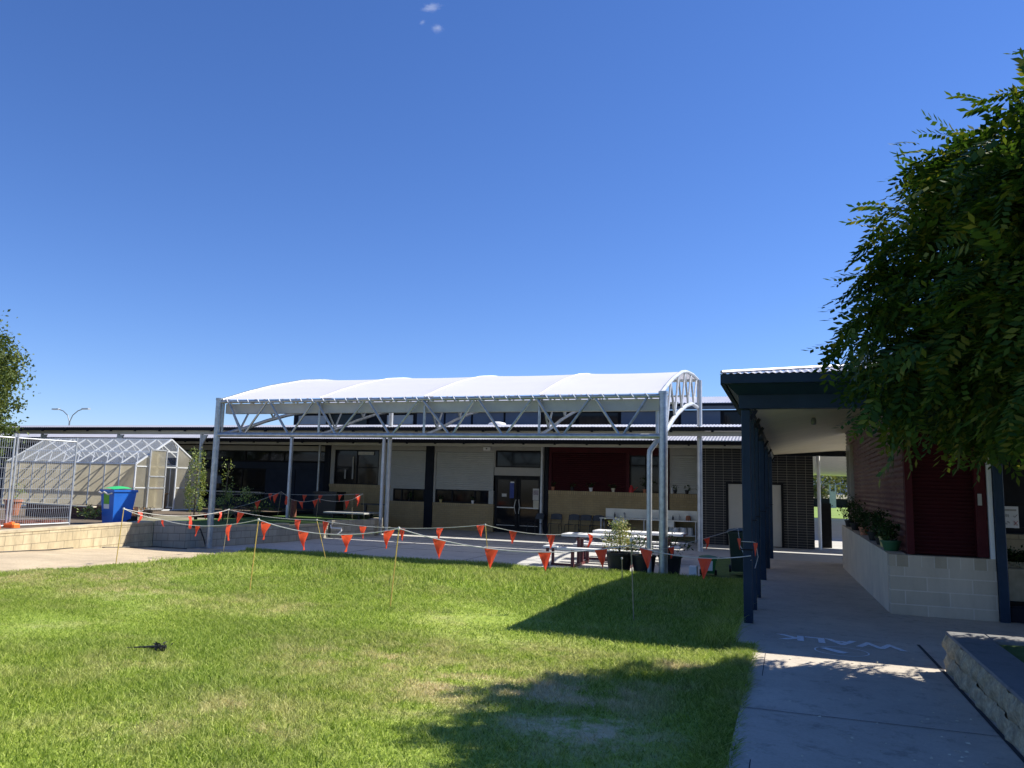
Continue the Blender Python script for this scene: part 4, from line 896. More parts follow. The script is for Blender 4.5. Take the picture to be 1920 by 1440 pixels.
picnic('picnic_table', -5.15, -3.15, 18.65, 'front picnic table with pale grey top and maroon legs, half hidden by the potted shrub')
picnic('picnic_table', -4.85, -2.5, 20.6, 'rear picnic table with pale grey top standing behind the front one', True)
# chairs
def chair(label, loc, rot, first=None):
    if first: return dup(first, loc, rot, label, 'charcoal chairs along the tan brick wall')
    t = thing('plastic_chair', label, 'chair', (0, 0, 0), 'charcoal chairs along the tan brick wall')
    MB().grid(lambda u, v: (-.22+.44*u, -.22+.42*v, .45-.02*math.sin(PI*u)+.02*(1-v)*0), 6, 6).add([], []).build('seat', M['chairm'], t)
    bk_ = MB(); bk_.grid(lambda u, v: (-.22+.44*u, .22+.05*v+.03*math.sin(PI*u), .60+v*(.22-.05*(abs(2*u-1)**3))), 10, 5); bk_.grid(lambda u, v: (-.22+.44*u, .235+.05*v+.03*math.sin(PI*u), .60+v*(.22-.05*(abs(2*u-1)**3))), 10, 5)
    bk_.build('backrest', M['chairm'], t)
    for s in (-1, 1):
        MB().tube([(s*.23, -.26, 0), (s*.2, -.18, .44)], .012, 6).build('leg', M['chairleg'], t); MB().tube([(s*.23, .26, 0), (s*.2, .18, .45), (s*.21, .25, .62), (s*.2, .27, .8)], .012, 6).build('leg', M['chairleg'], t)
        MB().tube([(s*.2, -.18, .435), (s*.2, .18, .435)], .011, 6).build('side_rail', M['chairleg'], t)
    t.location = loc; t.rotation_euler = (0, 0, rot); return t
cl = ['charcoal plastic chair in front of the downpipe by the glass doors', 'charcoal plastic chair first to the right of the grey downpipe', 'charcoal plastic chair in the middle of the row, with a gap on its right', 'charcoal plastic chair touching the last one before the sink bench', 'charcoal plastic chair nearest the stainless sink bench']
c0 = chair(cl[0], (-9.1, 28.6, 0), PI-.5+PI)
for lb, x, r in ((cl[1], -8.3, .05), (cl[2], -7.85+.22, -.1), (cl[3], -7.12, .1), (cl[4], -6.72+.05, -.04)): chair(lb, (x-.1, 28.9, 0), r+0, c0)
# sink bench
sb = thing('sink_bench', 'long stainless steel sink bench with splashback against the tan brick wall', 'sink bench', (-4.8, 29, 0))
MB().box(-6.6, -3.0, 28.62, 29.26, .72, .76).build('bench_top', M['stainless'], sb); MB().box(-6.5, -3.0, 29.24, 29.28, .76, 1.09).build('splashback', M['stainless'], sb)
MB().box(-5.0, -3.1, 28.7, 29.2, .2, .23).build('lower_shelf', M['stainless'], sb)
for x in (-6.55, -4.95, -4.8, -3.1):
    for y in (28.67, 29.2): MB().tube([(x, y, 0), (x, y, .72)], .02, 8).build('leg', M['white'], sb, True)
for x in (-5.85, -4.1): MB().box(x-.24, x+.24, 28.6, 29.0, .5, .715).build('basin', M['stainless'], sb)
for x in (-5.75, -4.9): MB().tube([(x, 29.15, .76), (x, 29.15, .93), (x, 29.02, .96), (x, 28.98, .9)], .014, 8).build('tap', M['lamp'], sb, True)
def bottle(x, m, label, h=.2, r=.035): one(MB().lathe(x, 29.0, [(r, .76), (r, .76+h*.6), (r*.4, .76+h*.8), (r*.4, .76+h)], 12), 'soap_bottle', m, label, 'bottle', smooth=True)
bottle(-6.1, M['chairm'], 'dark soap bottle on the left end of the sink bench'); bottle(-3.95, M['chairm'], 'dark soap bottle right of the canopy column on the sink bench', .16); bottle(-3.72, M['steelpaint'], 'clear pump bottle on the right half of the sink bench')
one(MB().lathe(-3.4, 29.0, [(.1, .76), (.09, .86), (.07, .92), (.03, .93)], 14), 'brown_basket', M['terracotta'], 'small reddish brown pot on the right end of the sink bench', 'pot', smooth=True)
one(MB().bbox(-6.35, -6.1, 28.75, 29.1, .02, .6, .02), 'dark_bin', M['chairleg'], 'dark square bin under the left end of the sink bench', 'bin')
for i, (x, y, lb) in enumerate(((-4.25, 28.8, 'white bucket on the sink shelf partly behind the canopy column'), (-4.0, 28.95, 'white bucket at the back left of the group on the sink shelf'), (-3.82, 28.76, 'white bucket in the front row on the sink shelf, left one'), (-3.66, 28.97, 'white bucket at the back middle of the sink shelf'), (-3.53, 28.76, 'white bucket in the front row on the sink shelf, right one'), (-3.33, 28.93, 'white bucket at the right end of the sink shelf'))):
    one(MB().lathe(x, y, [(.125, .232), (.125, .25), (.10, .5), (.098, .5)], 18), 'white_bucket', M['white'], lb, 'bucket', 'upturned white buckets', True)
# ledge plants
led = [(1037, 'small potted plant in a terracotta pot at the left end of the maroon shutter ledge', 'terracotta'), (1073, 'second potted plant on the ledge below the maroon shutter, in a dark pot', 'blackpot'), (1108, 'potted plant in a white pot in the middle of the maroon shutter ledge', 'white'), (1150, 'potted plant in a pale pot near the right end of the maroon shutter', 'plank'), (1209, 'bushy potted plant in front of the maroon bay window, left one', 'terracotta'), (1221, 'bushy potted plant in front of the maroon bay window, beside the galvanised downpipe', 'blackpot'), (1266, 'dark potted plant below the small grey shutter right of the column', 'blackpot'), (1288, 'potted plant in the middle below the small grey shutter', 'blackpot'), (1312, 'potted plant at the right end of the brick ledge beside the black brick wall', 'blackpot')]
for px, lb, pm in led:
    X = PY(px, 920, 29.35)[0]; potplant('potted_plant', (X, 29.34 if px > 1200 or 1 else 29.3, 1.702), .075, .14, M[pm], M['leaf_dark'], lb, (.15, .06, .10) if px < 1200 or px > 1250 else (.2, .06, .28), .06, 12, 12, group='potted plants on the tan brick ledge')
X = PY(1183, 920, 29.3)[0]; t = thing('watering_can', 'red watering can on the brick ledge at the corner of the maroon window', 'watering can', (X, 29.35, 1.7))
MB().lathe(X, 29.35, [(.09, 1.7), (.09, 1.86), (.05, 1.92), (.05, 1.97)], 14).build('body', M['red'], t, True); MB().tube([(X+.08, 29.35, 1.76), (X+.25, 29.35, 1.92)], [.02, .012], 7).build('spout', M['red'], t); MB().tube([(X-.08, 29.35, 1.74), (X-.17, 29.35, 1.84), (X-.05, 29.35, 1.93)], .01, 6).build('handle', M['red'], t)
one(MB().lathe(PY(1260, 920, 29.3)[0], 29.3, [(.03, 1.7), (.03, 1.9), (.012, 1.94), (.012, 1.97)], 10), 'white_bottle', M['white'], 'white bottle on the brick ledge just right of the canopy column', 'bottle', smooth=True)
for px, lb, m in ((826, 'small yellow plant pot on the long low window sill', 'yellowpot'), (886, 'small white plant pot on the long low window sill', 'white')):
    X = PY(px, 938, 29.25)[0]; potplant('potted_plant', (X, 29.27, 1.082), .06, .12, M[m], M['leaf_dark'], lb, (.09, .04, .09), .05, 6, 10)
X = PY(767, 938, 29.25)[0]; potplant('potted_plant', (X, 29.27, 1.082), .05, .10, M['blackpot'], M['leaf_dark'], 'dark potted plant on the sill of the narrow window left of the dark pillar', (.14, .04, .16), .05, 9, 12)
# planter ledge plants by the maroon wall
pl = [(12.2, M['greenpot'], 'green planter box of dark leaves at the near end of the block planter', .13, .14, (.10, .16, .14)), (12.62, M['bluepot'], 'blue pot next to the green planter box on the block planter', .07, .12, (.07, .07, .10)), (12.95, M['yellowpot'], 'yellow pot beside the blue one on the block planter', .08, .15, (.05, .05, .06)), (13.5, M['blackpot'], 'dark bushy potted plant behind the yellow pot', .08, .12, (.10, .2, .2)), (14.6, M['blackpot'], 'broad leafy potted plant halfway along the block planter', .09, .14, (.12, .28, .18)), (16.3, M['terracotta'], 'terracotta pot of leaves in the far half of the block planter', .09, .15, (.12, .25, .18)), (18.3, M['blackpot'], 'dark spreading potted plant below the louvred window', .1, .15, (.12, .35, .26)), (20.0, M['blackpot'], 'upright sprigged potted plant at the far end of the block planter', .1, .15, (.16, .2, .32))]
for y, m, lb, r, h, cr in pl: potplant('potted_plant', (1.36, y, 1.112), r, h, m, M['leaf_dark'], lb, cr, .06, 14, 22)
# big black pots near the right column
def bigpot(px, lb, r=.27, h=.42, y=17.75): 
    X = PY(px, 1060, y)[0]; t = thing('black_pot', lb, 'plant pot', (X, y, 0), 'large black nursery pots')
    MB().lathe(X, y, [(r*.8, 0), (r*.98, h*.9), (r*1.06, h*.91), (r*1.06, h), (r*.95, h), (r*.93, h*.88)], 28).build('pot', M['blackpot'], t, True)
    return X, y, t
X, y, t = bigpot(1161, 'large black pot with a bushy variegated shrub in front of the picnic tables', .29, .45, 17.45)
MB().tube([(X, y, .4), (X+.02, y, .7), (X-.02, y, 1.1)], [.025, .018, .006], 7).build('stem', M['bark'], t)
Pc = np.concatenate([clumps((X-.02, y, .72), (.36, .3, .26), 60, 16, .16, .2), clumps((X, y, 1.0), (.2, .2, .2), 26, 16, .14, .2)]); V, Q = leaves(Pc, .055); np_mesh('foliage', V, Q, leafmat('variegated_leaf', [(.2, (.08, .13, .05)), (.55, (.2, .27, .1)), (.9, (.55, .5, .3))], .25), t)
X, y, t = bigpot(1207, 'large black pot with a low leafy plant left of the galvanised downpipe', .27, .42, 17.5)
V, Q = leaves(clumps((X-.05, y, .62), (.26, .2, .2), 20, 16, .16), .06); np_mesh('foliage', V, Q, M['leaf_dark'], t)
X, y, t = bigpot(1256, 'large black pot with spiky dark stems right of the front canopy column', .26, .42, 17.7)
sp = MB()
for k in range(9): a = rng.uniform(-.4, 1.2); L = rng.uniform(.35, .75); sp.tube([(X, y, .4), (X+.3*L*math.sin(a), y+rng.normal()*.05, .4+L*.6), (X+.9*L*math.sin(a), y, .4+L*math.cos(a)*.9)], [.008, .006, .002], 5)
sp.build('stem', M['leaf_dark'], t); V, Q = leaves(clumps((X+.15, y, .7), (.3, .12, .22), 12, 8, .12), .06); np_mesh('foliage', V, Q, M['leaf_dark'], t)
P_ = PG(1327, 1078, .03)
gc = wheelie('green_caddy', (PY(1327, 1060, 17.7)[0], 17.75, .03), .05, M['greenbin'], M['greenbin'], 'short green food waste caddy with a white and blue label on the grass edge', h=.44, w=.36, dpt=.34, cat='waste caddy')
lo = MB().prism([(-.12, -.142, .12), (.10, -.142, .12), (.11, -.168, .33), (-.13, -.168, .33)], (0, -.006, 0)).build('label_panel', M['white'], gc)
MB().prism([(-.10, -.163, .22), (.03, -.163, .22), (.03, -.1715, .30), (-.10, -.1715, .30)], (0, -.004, 0)).build('print', simple('blue_print', (.03, .05, .3), .6), lo)
one(MB().bbox(PY(1293, 1070, 17.6)[0], PY(1308, 1070, 17.6)[0], 17.45, 17.65, .02, .24, .01), 'white_container', M['white'], 'small white plastic container on the ground left of the green caddy', 'container')
wheelie('dark_wheelie_bin', (-1.02, 18.4, .05), .1, M['dkgreen'], M['dkgreen'], 'dark green wheelie bin on the grass behind the front navy post', h=.98, w=.5, dpt=.55)
# hanging weight on near string & ball & feather
P = GG(1363, 1122, .05); one(MB().lathe(P[0], P[1], [(.008, P[2]-.03), (.028, P[2]-.015), (.033, P[2]), (.028, P[2]+.02), (.008, P[2]+.033)], 12), 'white_ball', M['white'], 'small white ball lying in the shaded grass near the front navy post', 'ball', smooth=True)
P = GG(292, 1219, .02); bd = thing('grass_clump', 'dark dead twig with a feathery clump lying on the sunlit lawn', 'twig', tuple(P))
MB().tube([P+np.array([.03, 0, .03]), P+np.array([-.12, -.03, .02]), P+np.array([-.24, -.08, .015])], [.016, .009, .003], 6).build('stem', M['ink'], bd); V, Q = leaves(P+np.array([.05, 0, .03])+rng.normal(size=(60, 3))*np.array([.035, .02, .015]), .05, .3); np_mesh('clump', V, Q, M['ink'], bd)
# leaf litter on the path
lt = MB(); random.seed(3)
for px, py in ((1815, 1395), (1690, 1393), (1598, 1385), (1795, 1348), (1775, 1338), (1820, 1350), (1595, 1390), (1800, 1410), (1475, 1117), (1640, 1135), (1650, 1142), (1545, 1327), (1715, 1270)) + tuple((random.uniform(1640, 1880), random.uniform(1230, 1436)) for _ in range(70)) + tuple((random.uniform(1400, 1640), random.uniform(1090, 1436)) for _ in range(30)):
    p = GG(px, py, .04); a = rng.uniform(0, 6); s = rng.uniform(.006, .022)
    if p[0] > 1.2 or p[0] < -.32: continue
    lt.add([p+np.array([math.cos(a)*s, math.sin(a)*s, .004]), p+np.array([-math.sin(a)*s*.5, math.cos(a)*s*.5, .008]), p-np.array([math.cos(a)*s, math.sin(a)*s, -.003]), p+np.array([math.sin(a)*s*.5, -math.cos(a)*s*.5, .002])], [(0, 1, 2, 3)])
tag(lt.build('leaf_litter', M['plank'], None), 'scattered pale fallen leaflets on the grey path', 'leaf litter', kind='stuff')
# ping pong table
pt = thing('table_tennis_table', 'grey-topped outdoor table tennis table on the raised lawn', 'table tennis table', (-15.6, 25.6, .47))
q = [PG(605, 957, 1.23), PG(686, 962, 1.23)]
a0 = PY(606, 958, 25.4); a1 = PY(682, 962.3, 25.4)
MB().bbox(a0[0], a1[0], 25.4, 26.7, a1[2]-.05, a1[2], .01).build('tabletop', M['steelpaint'], pt)
for x in (a0[0]+.3, a1[0]-.3):
    for y in (25.6, 26.5): MB().box(x-.04, x+.04, y-.04, y+.04, .3, a1[2]-.05).build('leg', M['chairleg'], pt)
# second black bench behind
one(MB().box(-15.9, -14.85, 27.2, 27.5, .95, 1.0).box(-15.75, -15.67, 27.25, 27.33, .4, .95).box(-15.05, -14.97, 27.25, 27.33, .4, .95), 'black_bench', M['chairleg'], 'black bench frame right of the table tennis table', 'bench')
bq = MB().box(-17.9, -16.9, 27.0, 27.6, .47, 1.35).box(-17.95, -16.85, 26.95, 27.65, 1.35, 1.42); one(bq, 'black_cabinet', M['chairleg'], 'black cabinet against the brick wall behind the table tennis table', 'cabinet')
one(MB().lathe(-17.6, 25.2, [(.12, .47), (.12, 1.0), (.1, 1.1)], 12), 'red_bollard', M['rusty'], 'dark red round post behind the rear bunting', 'bollard', smooth=True)
# ================================================================== BUNTING
def cane(top, base_, m, label, r=.0085, group='bunting canes on the lawn', lean_depth=None):
    bx = np.array(base_); d = ray(*top); tt = math.hypot(bx[0], bx[1])/math.hypot(d[0], d[1]); T = CAM+d*tt
    t = thing('bunting_cane', label, 'cane', tuple(bx), group)
    MB().tube([bx+np.array([0, 0, -.1]), T], r, 6).build('stake', m, t); MB().lathe(T[0], T[1], [(.012, T[2]-.02), (.018, T[2]), (.012, T[2]+.02)], 8).build('cap', M['rope'], t)
    return T
T1 = cane((232, 954), GG(216, 1062), M['cane'], 'yellow cane farthest left, standing on the sandy edge of the lawn')
T2 = cane((429, 955.5), PG(418, 1037, .12), M['canepale'], 'pale cane just right of the left canopy column')
T3 = cane((484.6, 974.5), GG(467, 1110), M['cane'], 'yellow cane on the lawn, second from the left in the near row')
T4 = cane((594, 975), PG(614, 1052, .1), M['cane'], 'yellow cane leaning left at the top, in the long grass')
T5 = cane((748, 991), GG(730, 1142), M['cane'], 'tall yellow cane in the middle of the near bunting row')
T6 = cane((910, 984), PG(919, 1082, .12), M['cane'], 'yellow cane in front of the glass doors, at the edge of the long grass')
T7 = cane((1183, 1013), GG(1189, 1165), M['canepale'], 'pale cane standing in the verandah shadow on the lawn')
T8 = cane((1166, 1047), GG(1167, 1095), M['canepale'], 'short thin cane in front of the big shrub pot')
def bunting(label, knots, flags, fh=.28, fw=.17, rr=.006):
    """knots: (px, py, point or depth Y); the rope runs through them; flags: (px, height px)"""
    t = thing('flag_bunting', label, 'bunting', tuple(knots[0][2]), 'orange flag bunting strings')
    P3 = []
    for k in knots:
        P3.append(np.array(k[2], float))
    # known 3-D knots; px knots between are placed at interpolated horizontal positions with their own height
    rope = []; pxs = []
    for i in range(len(knots)-1):
        A, B = P3[i], P3[i+1]; sag = knots[i][3]; n = 14
        for j in range(n+(1 if i == len(knots)-2 else 0)):
            s = j/n; p = A+(B-A)*s; p = p - np.array([0, 0, sag*4*s*(1-s)]); rope.append(p)
    MB().tube(rope, rr, 5).build('rope', M['rope'], t)
    def pix(p): v = p-CAM; return 960+F*np.dot(v, RT)/np.dot(v, FW)
    pxs = np.array([pix(p) for p in rope]); R_ = np.array(rope)
    for fx, fhp, kind in flags:
        i = int(np.argmin(np.abs(pxs-fx))); k = min(max(i, 1), len(R_)-2)
        p = R_[i].copy(); 
        j = k+1 if (pxs[k]-fx)*(pxs[k+1]-fx) <= 0 else k-1
        if pxs[j] != pxs[k]: s = np.clip((fx-pxs[k])/(pxs[j]-pxs[k]), 0, 1); p = R_[k]+(R_[j]-R_[k])*s
        d = R_[k+1]-R_[k-1]; d /= np.linalg.norm(d)
        dist = np.linalg.norm(p-CAM); h = fhp*dist/F*1.08; w = h*.70*(.45 if kind == 'n' else 1)
        if kind == 'n': d = d*.8+np.array([0, 1, 0])*.5; w = h*.55
        sk = rng.uniform(-.16, .16) + (.35 if kind == 'n' else 0)*rng.choice([-1, 1])*.6
        bl = rng.uniform(-.035, .035); nrm = np.cross(d, (0, 0, 1))
        up = np.array([0, 0, 1.])
        def fl(u, v):
            ww = w*(1-v)*1.0+.004; x = (u-.5)*ww+sk*h*v
            return p + d*x - up*h*v + nrm*(bl*math.sin(v*2.6+u)+.02*math.sin(u*5+v*4)) - up*.004
        MB().grid(fl, 4, 8).build('flag', M['flag'], t, True)
NT = np.array(PY(1400, 1042, 9.9)); Pe = np.array(PY(1408, 1042, 9.66))
def at(px, py, like): 
    d = ray(px, py); tt = math.hypot(like[0], like[1])/math.hypot(d[0], d[1]); return CAM+d*tt
LA = PY(300, 968, 15.3)
bunting('near orange flag bunting strung across the lawn to the front navy post', [(0, 0, T1, .03), (0, 0, at(303, 974, (-11.5, 10.4)), .10), (0, 0, T3, .13), (0, 0, T5, .17), (0, 0, at(1185, 1022, T7), .08), (0, 0, Pe, 0)],
  [(305, 10, 'n'), (370, 16, 'n'), (430, 25, 'f'), (498, 28, 'f'), (568, 29, 'f'), (648, 28, 'f'), (729, 29, 'f'), (823, 32, 'f'), (921, 33, 'f'), (1021, 31, 'f'), (1127, 30, 'f'), (1211, 31, 'f'), (1322, 33, 'f')])
Bn = np.array([-1.05, 18.2, 1.05])
bunting('far orange flag bunting strung along the edge of the paved yard', [(0, 0, T1+np.array([0, 0, .0]), .14), (0, 0, T2, .06), (0, 0, T4, .12), (0, 0, T6, .10), (0, 0, at(1100, 999, (-4.2, 15.2)), .1), (0, 0, at(1240, 1030, (-2.5, 16.6)), .02), (0, 0, Bn, 0)],
  [(262, 16, 'n'), (357, 20, 'n'), (413, 14, 'n'), (452, 21, 'n'), (559, 20, 'f'), (611, 21, 'n'), (680, 20, 'f'), (754, 21, 'n'), (825, 20, 'f'), (901, 20, 'f'), (962, 21, 'f'), (1033, 23, 'f'), (1107, 22, 'n'), (1258, 18, 'f'), (1325, 18, 'f')])
one(MB().tube([Bn, at(1388, 1023, (-.8, 14)), at(1400, 1052, (-.5, 11)), Pe+np.array([0, 0, -.05])], .005, 5), 'loose_rope', M['rope'], 'loose rope from the dark green bin down to the front navy post', 'rope')
# wrapped flags round the navy post
t = thing('wrapped_bunting', 'bunting rope and flag tied round the front navy post', 'bunting', tuple(Pe))
MB().tube([(-.52, 9.66, 1.30), (-.385, 9.65, 1.30), (-.36, 9.80, 1.28), (-.34, 9.8, 1.12), (-.37, 9.66, 1.0)], .004, 5).build('rope', M['rope'], t)
MB().grid(lambda u, v: (-.385+.05*u*(1-v)+.02*v, 9.655, 1.29-.16*v), 3, 6).build('flag', M['flag'], t)
MB().grid(lambda u, v: (-.53-.04*u*(1-v)-.01*v, 9.72, 1.33-.14*v), 3, 6).build('flag', M['flag'], t)
# rear bunting on the raised lawn
def rear(top, by, label, Yd): 
    T = PY(top[0], top[1], Yd); B = (T[0]+(by[0]-top[0])*.017, Yd, .46); t = thing('bunting_cane', label, 'cane', B, 'bunting canes on the raised lawn'); MB().tube([np.array(B), T], .006, 5).build('stake', M['canepale'], t); return T
R1 = rear((527.5, 922), (521, 972), 'thin cane at the peak of the rear bunting left of the walkway post', 21.5)
R2 = rear((546, 936), (545, 968), 'short thin cane just right of the walkway post on the raised lawn', 22.0)
R3 = rear((597, 935), (594, 972), 'thin cane on the raised lawn left of the table tennis table', 22.3)
R4 = rear((660, 937), (663, 974), 'thin cane in front of the table tennis table', 22.7)
R5 = rear((680.5, 926), (687, 973), 'thin cane at the right end of the rear bunting', 23.2)
bunting('orange flag bunting looping across the raised lawn in the shade', [(0, 0, PY(385, 962, 20.5), .1), (0, 0, R1, .0), (0, 0, R2, .09), (0, 0, R3, .07), (0, 0, R4, 0), (0, 0, R5, 0)], [(381, 10, 'n'), (413, 13, 'n'), (483, 14, 'f'), (517, 14, 'f'), (539, 14, 'n'), (564, 12, 'n'), (591, 13, 'f'), (651, 14, 'n'), (672, 16, 'n')], rr=.005)
bunting('highest and farthest orange flag bunting in front of the navy wall', [(0, 0, PY(400, 926, 24), .02), (0, 0, PY(510, 925, 24), .05), (0, 0, R5, 0)], [(507, 11, 'f'), (571, 12, 'f'), (601, 12, 'f'), (638, 11, 'f'), (670, 12, 'f')], rr=.005)
# ================================================================== TREES
def big_tree():
    global rng
    rng = np.random.default_rng(21)
    t = thing('leafy_tree', 'large dark green tree with drooping feathery leaves at the right edge', 'tree', (3.0, 6.6, .7))
    mb = MB(); tips = [(1.5, 6.8, 3.4), (1.3, 7.6, 2.9), (1.9, 6.5, 4.5), (2.3, 7.3, 4.9), (3.5, 6.0, 4.7), (3.9, 7.5, 3.9), (2.6, 5.6, 3.9), (1.7, 6.2, 2.8)]
    limbs(mb, (3.0, 6.6, .65), tips, .13, (2.9, 6.7, 2.2)); mb.build('trunk', M['bark'], t, True)
    c = np.array([2.8, 6.75, 3.5]); r = np.array([2.05, 1.95, 1.75]); pts = []; dirs = []
    for _ in range(520):
        d = rng.normal(size=3); d /= np.linalg.norm(d)
        if d[2] < -.75: continue
        rad = r.copy()
        k = 1+.10*math.sin(3*math.atan2(d[1], d[0])+1)+.10*math.sin(5*d[2]+2*d[0])
        if d[2] > 0: rad = rad*np.array([1-.3*d[2], 1-.12*d[2], 1.0])
        q = rng.uniform(.45, 1)**.5*k
        p = c+d*rad*q; n = int(rng.uniform(14, 34))
        pp = p+rng.normal(size=(n, 3))*np.array([.17, .17, .14]); pts.append(pp); dd = d*np.array([1, 1, .6]); dirs.append(np.repeat(dd[None], n, 0))
    # long sprays at the outside and top
    tipsp = [(1870, 215, -.3, 1), (1900, 180, -.1, 1), (1790, 255, -.4, .8), (1705, 290, -.7, .5), (1720, 330, -.7, .2), (1640, 395, -.9, .3), (1650, 440, -1, 0), (1625, 470, -1, 0), (1610, 520, -1, -.1), (1588, 545, -1, -.4), (1598, 600, -1, -.5), (1580, 640, -1, -.6), (1566, 668, -1, -.7), (1600, 715, -.8, -.8), (1625, 790, -.6, -1), (1680, 835, -.2, -1), (1780, 845, 0, -1), (1870, 840, 0, -1)]
    for (px_, py_, dx, dz) in tipsp:
        x, y, z = PY(px_, py_, rng.uniform(6.3, 7.6))
        n = 26; s = rng.uniform(0, 1, n)[:, None]
        pp = np.array([x, y, z])-np.array([dx, 0, dz])*.55+s*np.array([dx, 0, dz])*.45+np.clip(rng.normal(size=(n, 3)), -1.6, 1.6)*.07; pts.append(pp); dirs.append(np.repeat(np.array([[dx, 0, dz*.6]]), n, 0))
    P = np.concatenate(pts); D = np.concatenate(dirs); k = (P[:, 2] > 2.42+.12*np.sin(P[:, 0]*7)) & (P[:, 2] < 4.62+.12*np.sin(P[:, 0]*5+P[:, 1]*3)+.12*P[:, 0])
    P = P[k]; D = D[k]; k = np.ones(len(P), bool)
    V, Q = pinnate(P[k], .30, D[k]); np_mesh('crown', V, Q, M['leaf_big'], t)
    # darker inner mass of leaves so the sky does not show through the heart of the crown
    Pi = clumps(c+np.array([.2, 0, .05]), r*.78, 360, 60, .42, .1); Pi = np.concatenate([Pi[Pi[:, 2] > 2.3], clumps((4.7, 8.0, 3.6), (1.5, .9, 1.3), 120, 60, .4, .1)]); V, Q = leaves(Pi, .12, .45, .3); np_mesh('inner_crown_and_shade_lobe', V, Q, M['leaf_big'], t)  # second clump: unseen side lobe added to shade the path and low wall
big_tree()
def small_tree(name, x, y, z0, H, R, label, leafm, ls=.09, ncl=260, per=55, cat='tree', group=None, tr=.12, sh=.35, cl=.5):
    t = thing(name, label, cat, (x, y, z0), group); mb = MB()
    tips = [(x+R*.6*math.cos(a), y+R*.6*math.sin(a), z0+H*rng.uniform(.45, .9)) for a in np.linspace(0, 6, 7)]
    limbs(mb, (x, y, z0-.05), tips, tr, (x, y, z0+H*.3)); mb.build('trunk', M['bark'], t, True)
    P = []
    for _ in range(ncl):
        d = rng.normal(size=3); d /= np.linalg.norm(d); q = rng.uniform(sh, 1)**.5*(1+.12*math.sin(4*math.atan2(d[1], d[0]))+.1*math.sin(6*d[2]))
        p = np.array([x, y, z0+H*.58])+d*np.array([R*(1-.35*max(d[2], 0)), R*(1-.35*max(d[2], 0)), H*.44])*q
        P.append(p+rng.normal(size=(per, 3))*cl*np.array([.5, .5, .45])*rng.uniform(.5, 1.1))
    V, Q = leaves(np.concatenate(P), ls, .6); np_mesh('crown', V, Q, leafm, t); return t
small_tree('pear_tree', -30.0, 20.0, -.2, 9.0, 2.9, 'leafy green tree at the left edge behind the mesh fence', M['leaf_pear'], .14, 620, 70)
for i, (x, y, H, R, lb) in enumerate(((5.5, 150, 6.2, 4.5, 'pale green distant tree left of the others beyond the far fence'), (12.5, 158, 9.5, 5, 'taller dark distant tree beyond the far fence by the maroon wall'), (-1, 165, 6.5, 5, 'low distant tree beyond the far fence beside the white pipe'), (18, 150, 8, 5, 'distant tree behind the far fence, mostly hidden by the maroon building'))):
    small_tree('distant_tree', x, y, 0, H, R, lb, M['leaf_far'] if i != 1 else M['leaf_pear'], .55, 120, 22, group='distant trees beyond the far fence', tr=.3, cl=1.6)
# far fence and gear
ff_ = thing('far_fence', 'black shade-cloth fence with wire top across the far grass', 'fence', (5, 108, 0))
MB().box(-20, 40, 108, 108.1, 0, 1.1).build('shade_cloth', M['shade'], ff_); MB().tube([(-20, 108, 2.9), (40, 108, 2.9)], .035, 6).build('top_rail', M['lamp'], ff_)
for x in np.arange(-20, 41, 4.4): MB().tube([(x, 108.2, 0), (x, 108.2, 2.9)], .035, 6).build('post', M['lamp'], ff_)
one(MB().box(4.95, 5.65, 104, 104.6, 0, 2.0).box(4.9, 5.05, 104, 104.2, 2.0, 2.8).box(5.55, 5.7, 104, 104.2, 2.0, 2.8), 'concrete_stand', M['steelpaint'], 'grey concrete stand with two poles in front of the far fence', 'stand')
fv = thing('far_verandah', 'bright cream-lined verandah roof beyond the black brick block', 'verandah', (3, 38, 0))
MB().add([(.2, 36, 3.5), (8, 36, 3.35), (12, 64, 2.95), (-1, 64, 3.25)], [(0, 1, 2, 3)]).add([(.2, 36, 3.6), (8, 36, 3.45), (12, 64, 3.05), (-1, 64, 3.35)], [(3, 2, 1, 0)]).build('ceiling', simple('pale_cream_ceiling', (.85, .8, .68), .6), fv)
MB().box(.9, 8, 35.8, 35.95, 3.42, 4.4).build('fascia', M['navydark'], fv); MB().box(1.5, 6, 35.7, 35.78, 3.95, 4.02).build('fascia_strip', M['roof'], fv)
MB().tube([(5.9, 36, 0), (5.9, 36, 3.4)], .09, 10).build('post', M['galvp'], fv)
one(MB().box(1.08, 1.42, 29.2, 29.3, 0, 1.52), 'dark_screen', M['shade'], 'dark screen panel beside the white pipe at the gap', 'screen')
# street lamp
sl = thing('street_lamp', 'double-armed street lamp far behind the walkway roof', 'street lamp', tuple(np.array([-69.67, 60, 0])))
MB().tube([(-69.67, 60, 0), (-69.67, 60, 7.2)], [.12, .07], 8).build('pole', M['lamp'], sl)
for s in (-1, 1):
    a = MB().tube([(-69.67, 60, 7.1), (-69.67+s*.35, 60, 7.8), (-69.67+s*1.0, 60, 8.25), (-69.67+s*1.7, 60, 8.45)], .045, 6).build('arm', M['lamp'], sl)
    MB().box(-69.67+s*1.6, -69.67+s*2.5, 59.85, 60.15, 8.38, 8.52).build('lamp_head', M['galvp'], a)
# solar panel rack on the kiosk roof
one(MB().prism([(1.1, 12.6, 3.62), (1.7, 12.6, 3.68), (1.7, 13.3, 4.12), (1.1, 13.3, 4.06)], (0, .03, -.05)), 'solar_panel', M['solar'], 'tilted pale blue solar panel on the verandah building roof behind the leaves', 'solar panel')
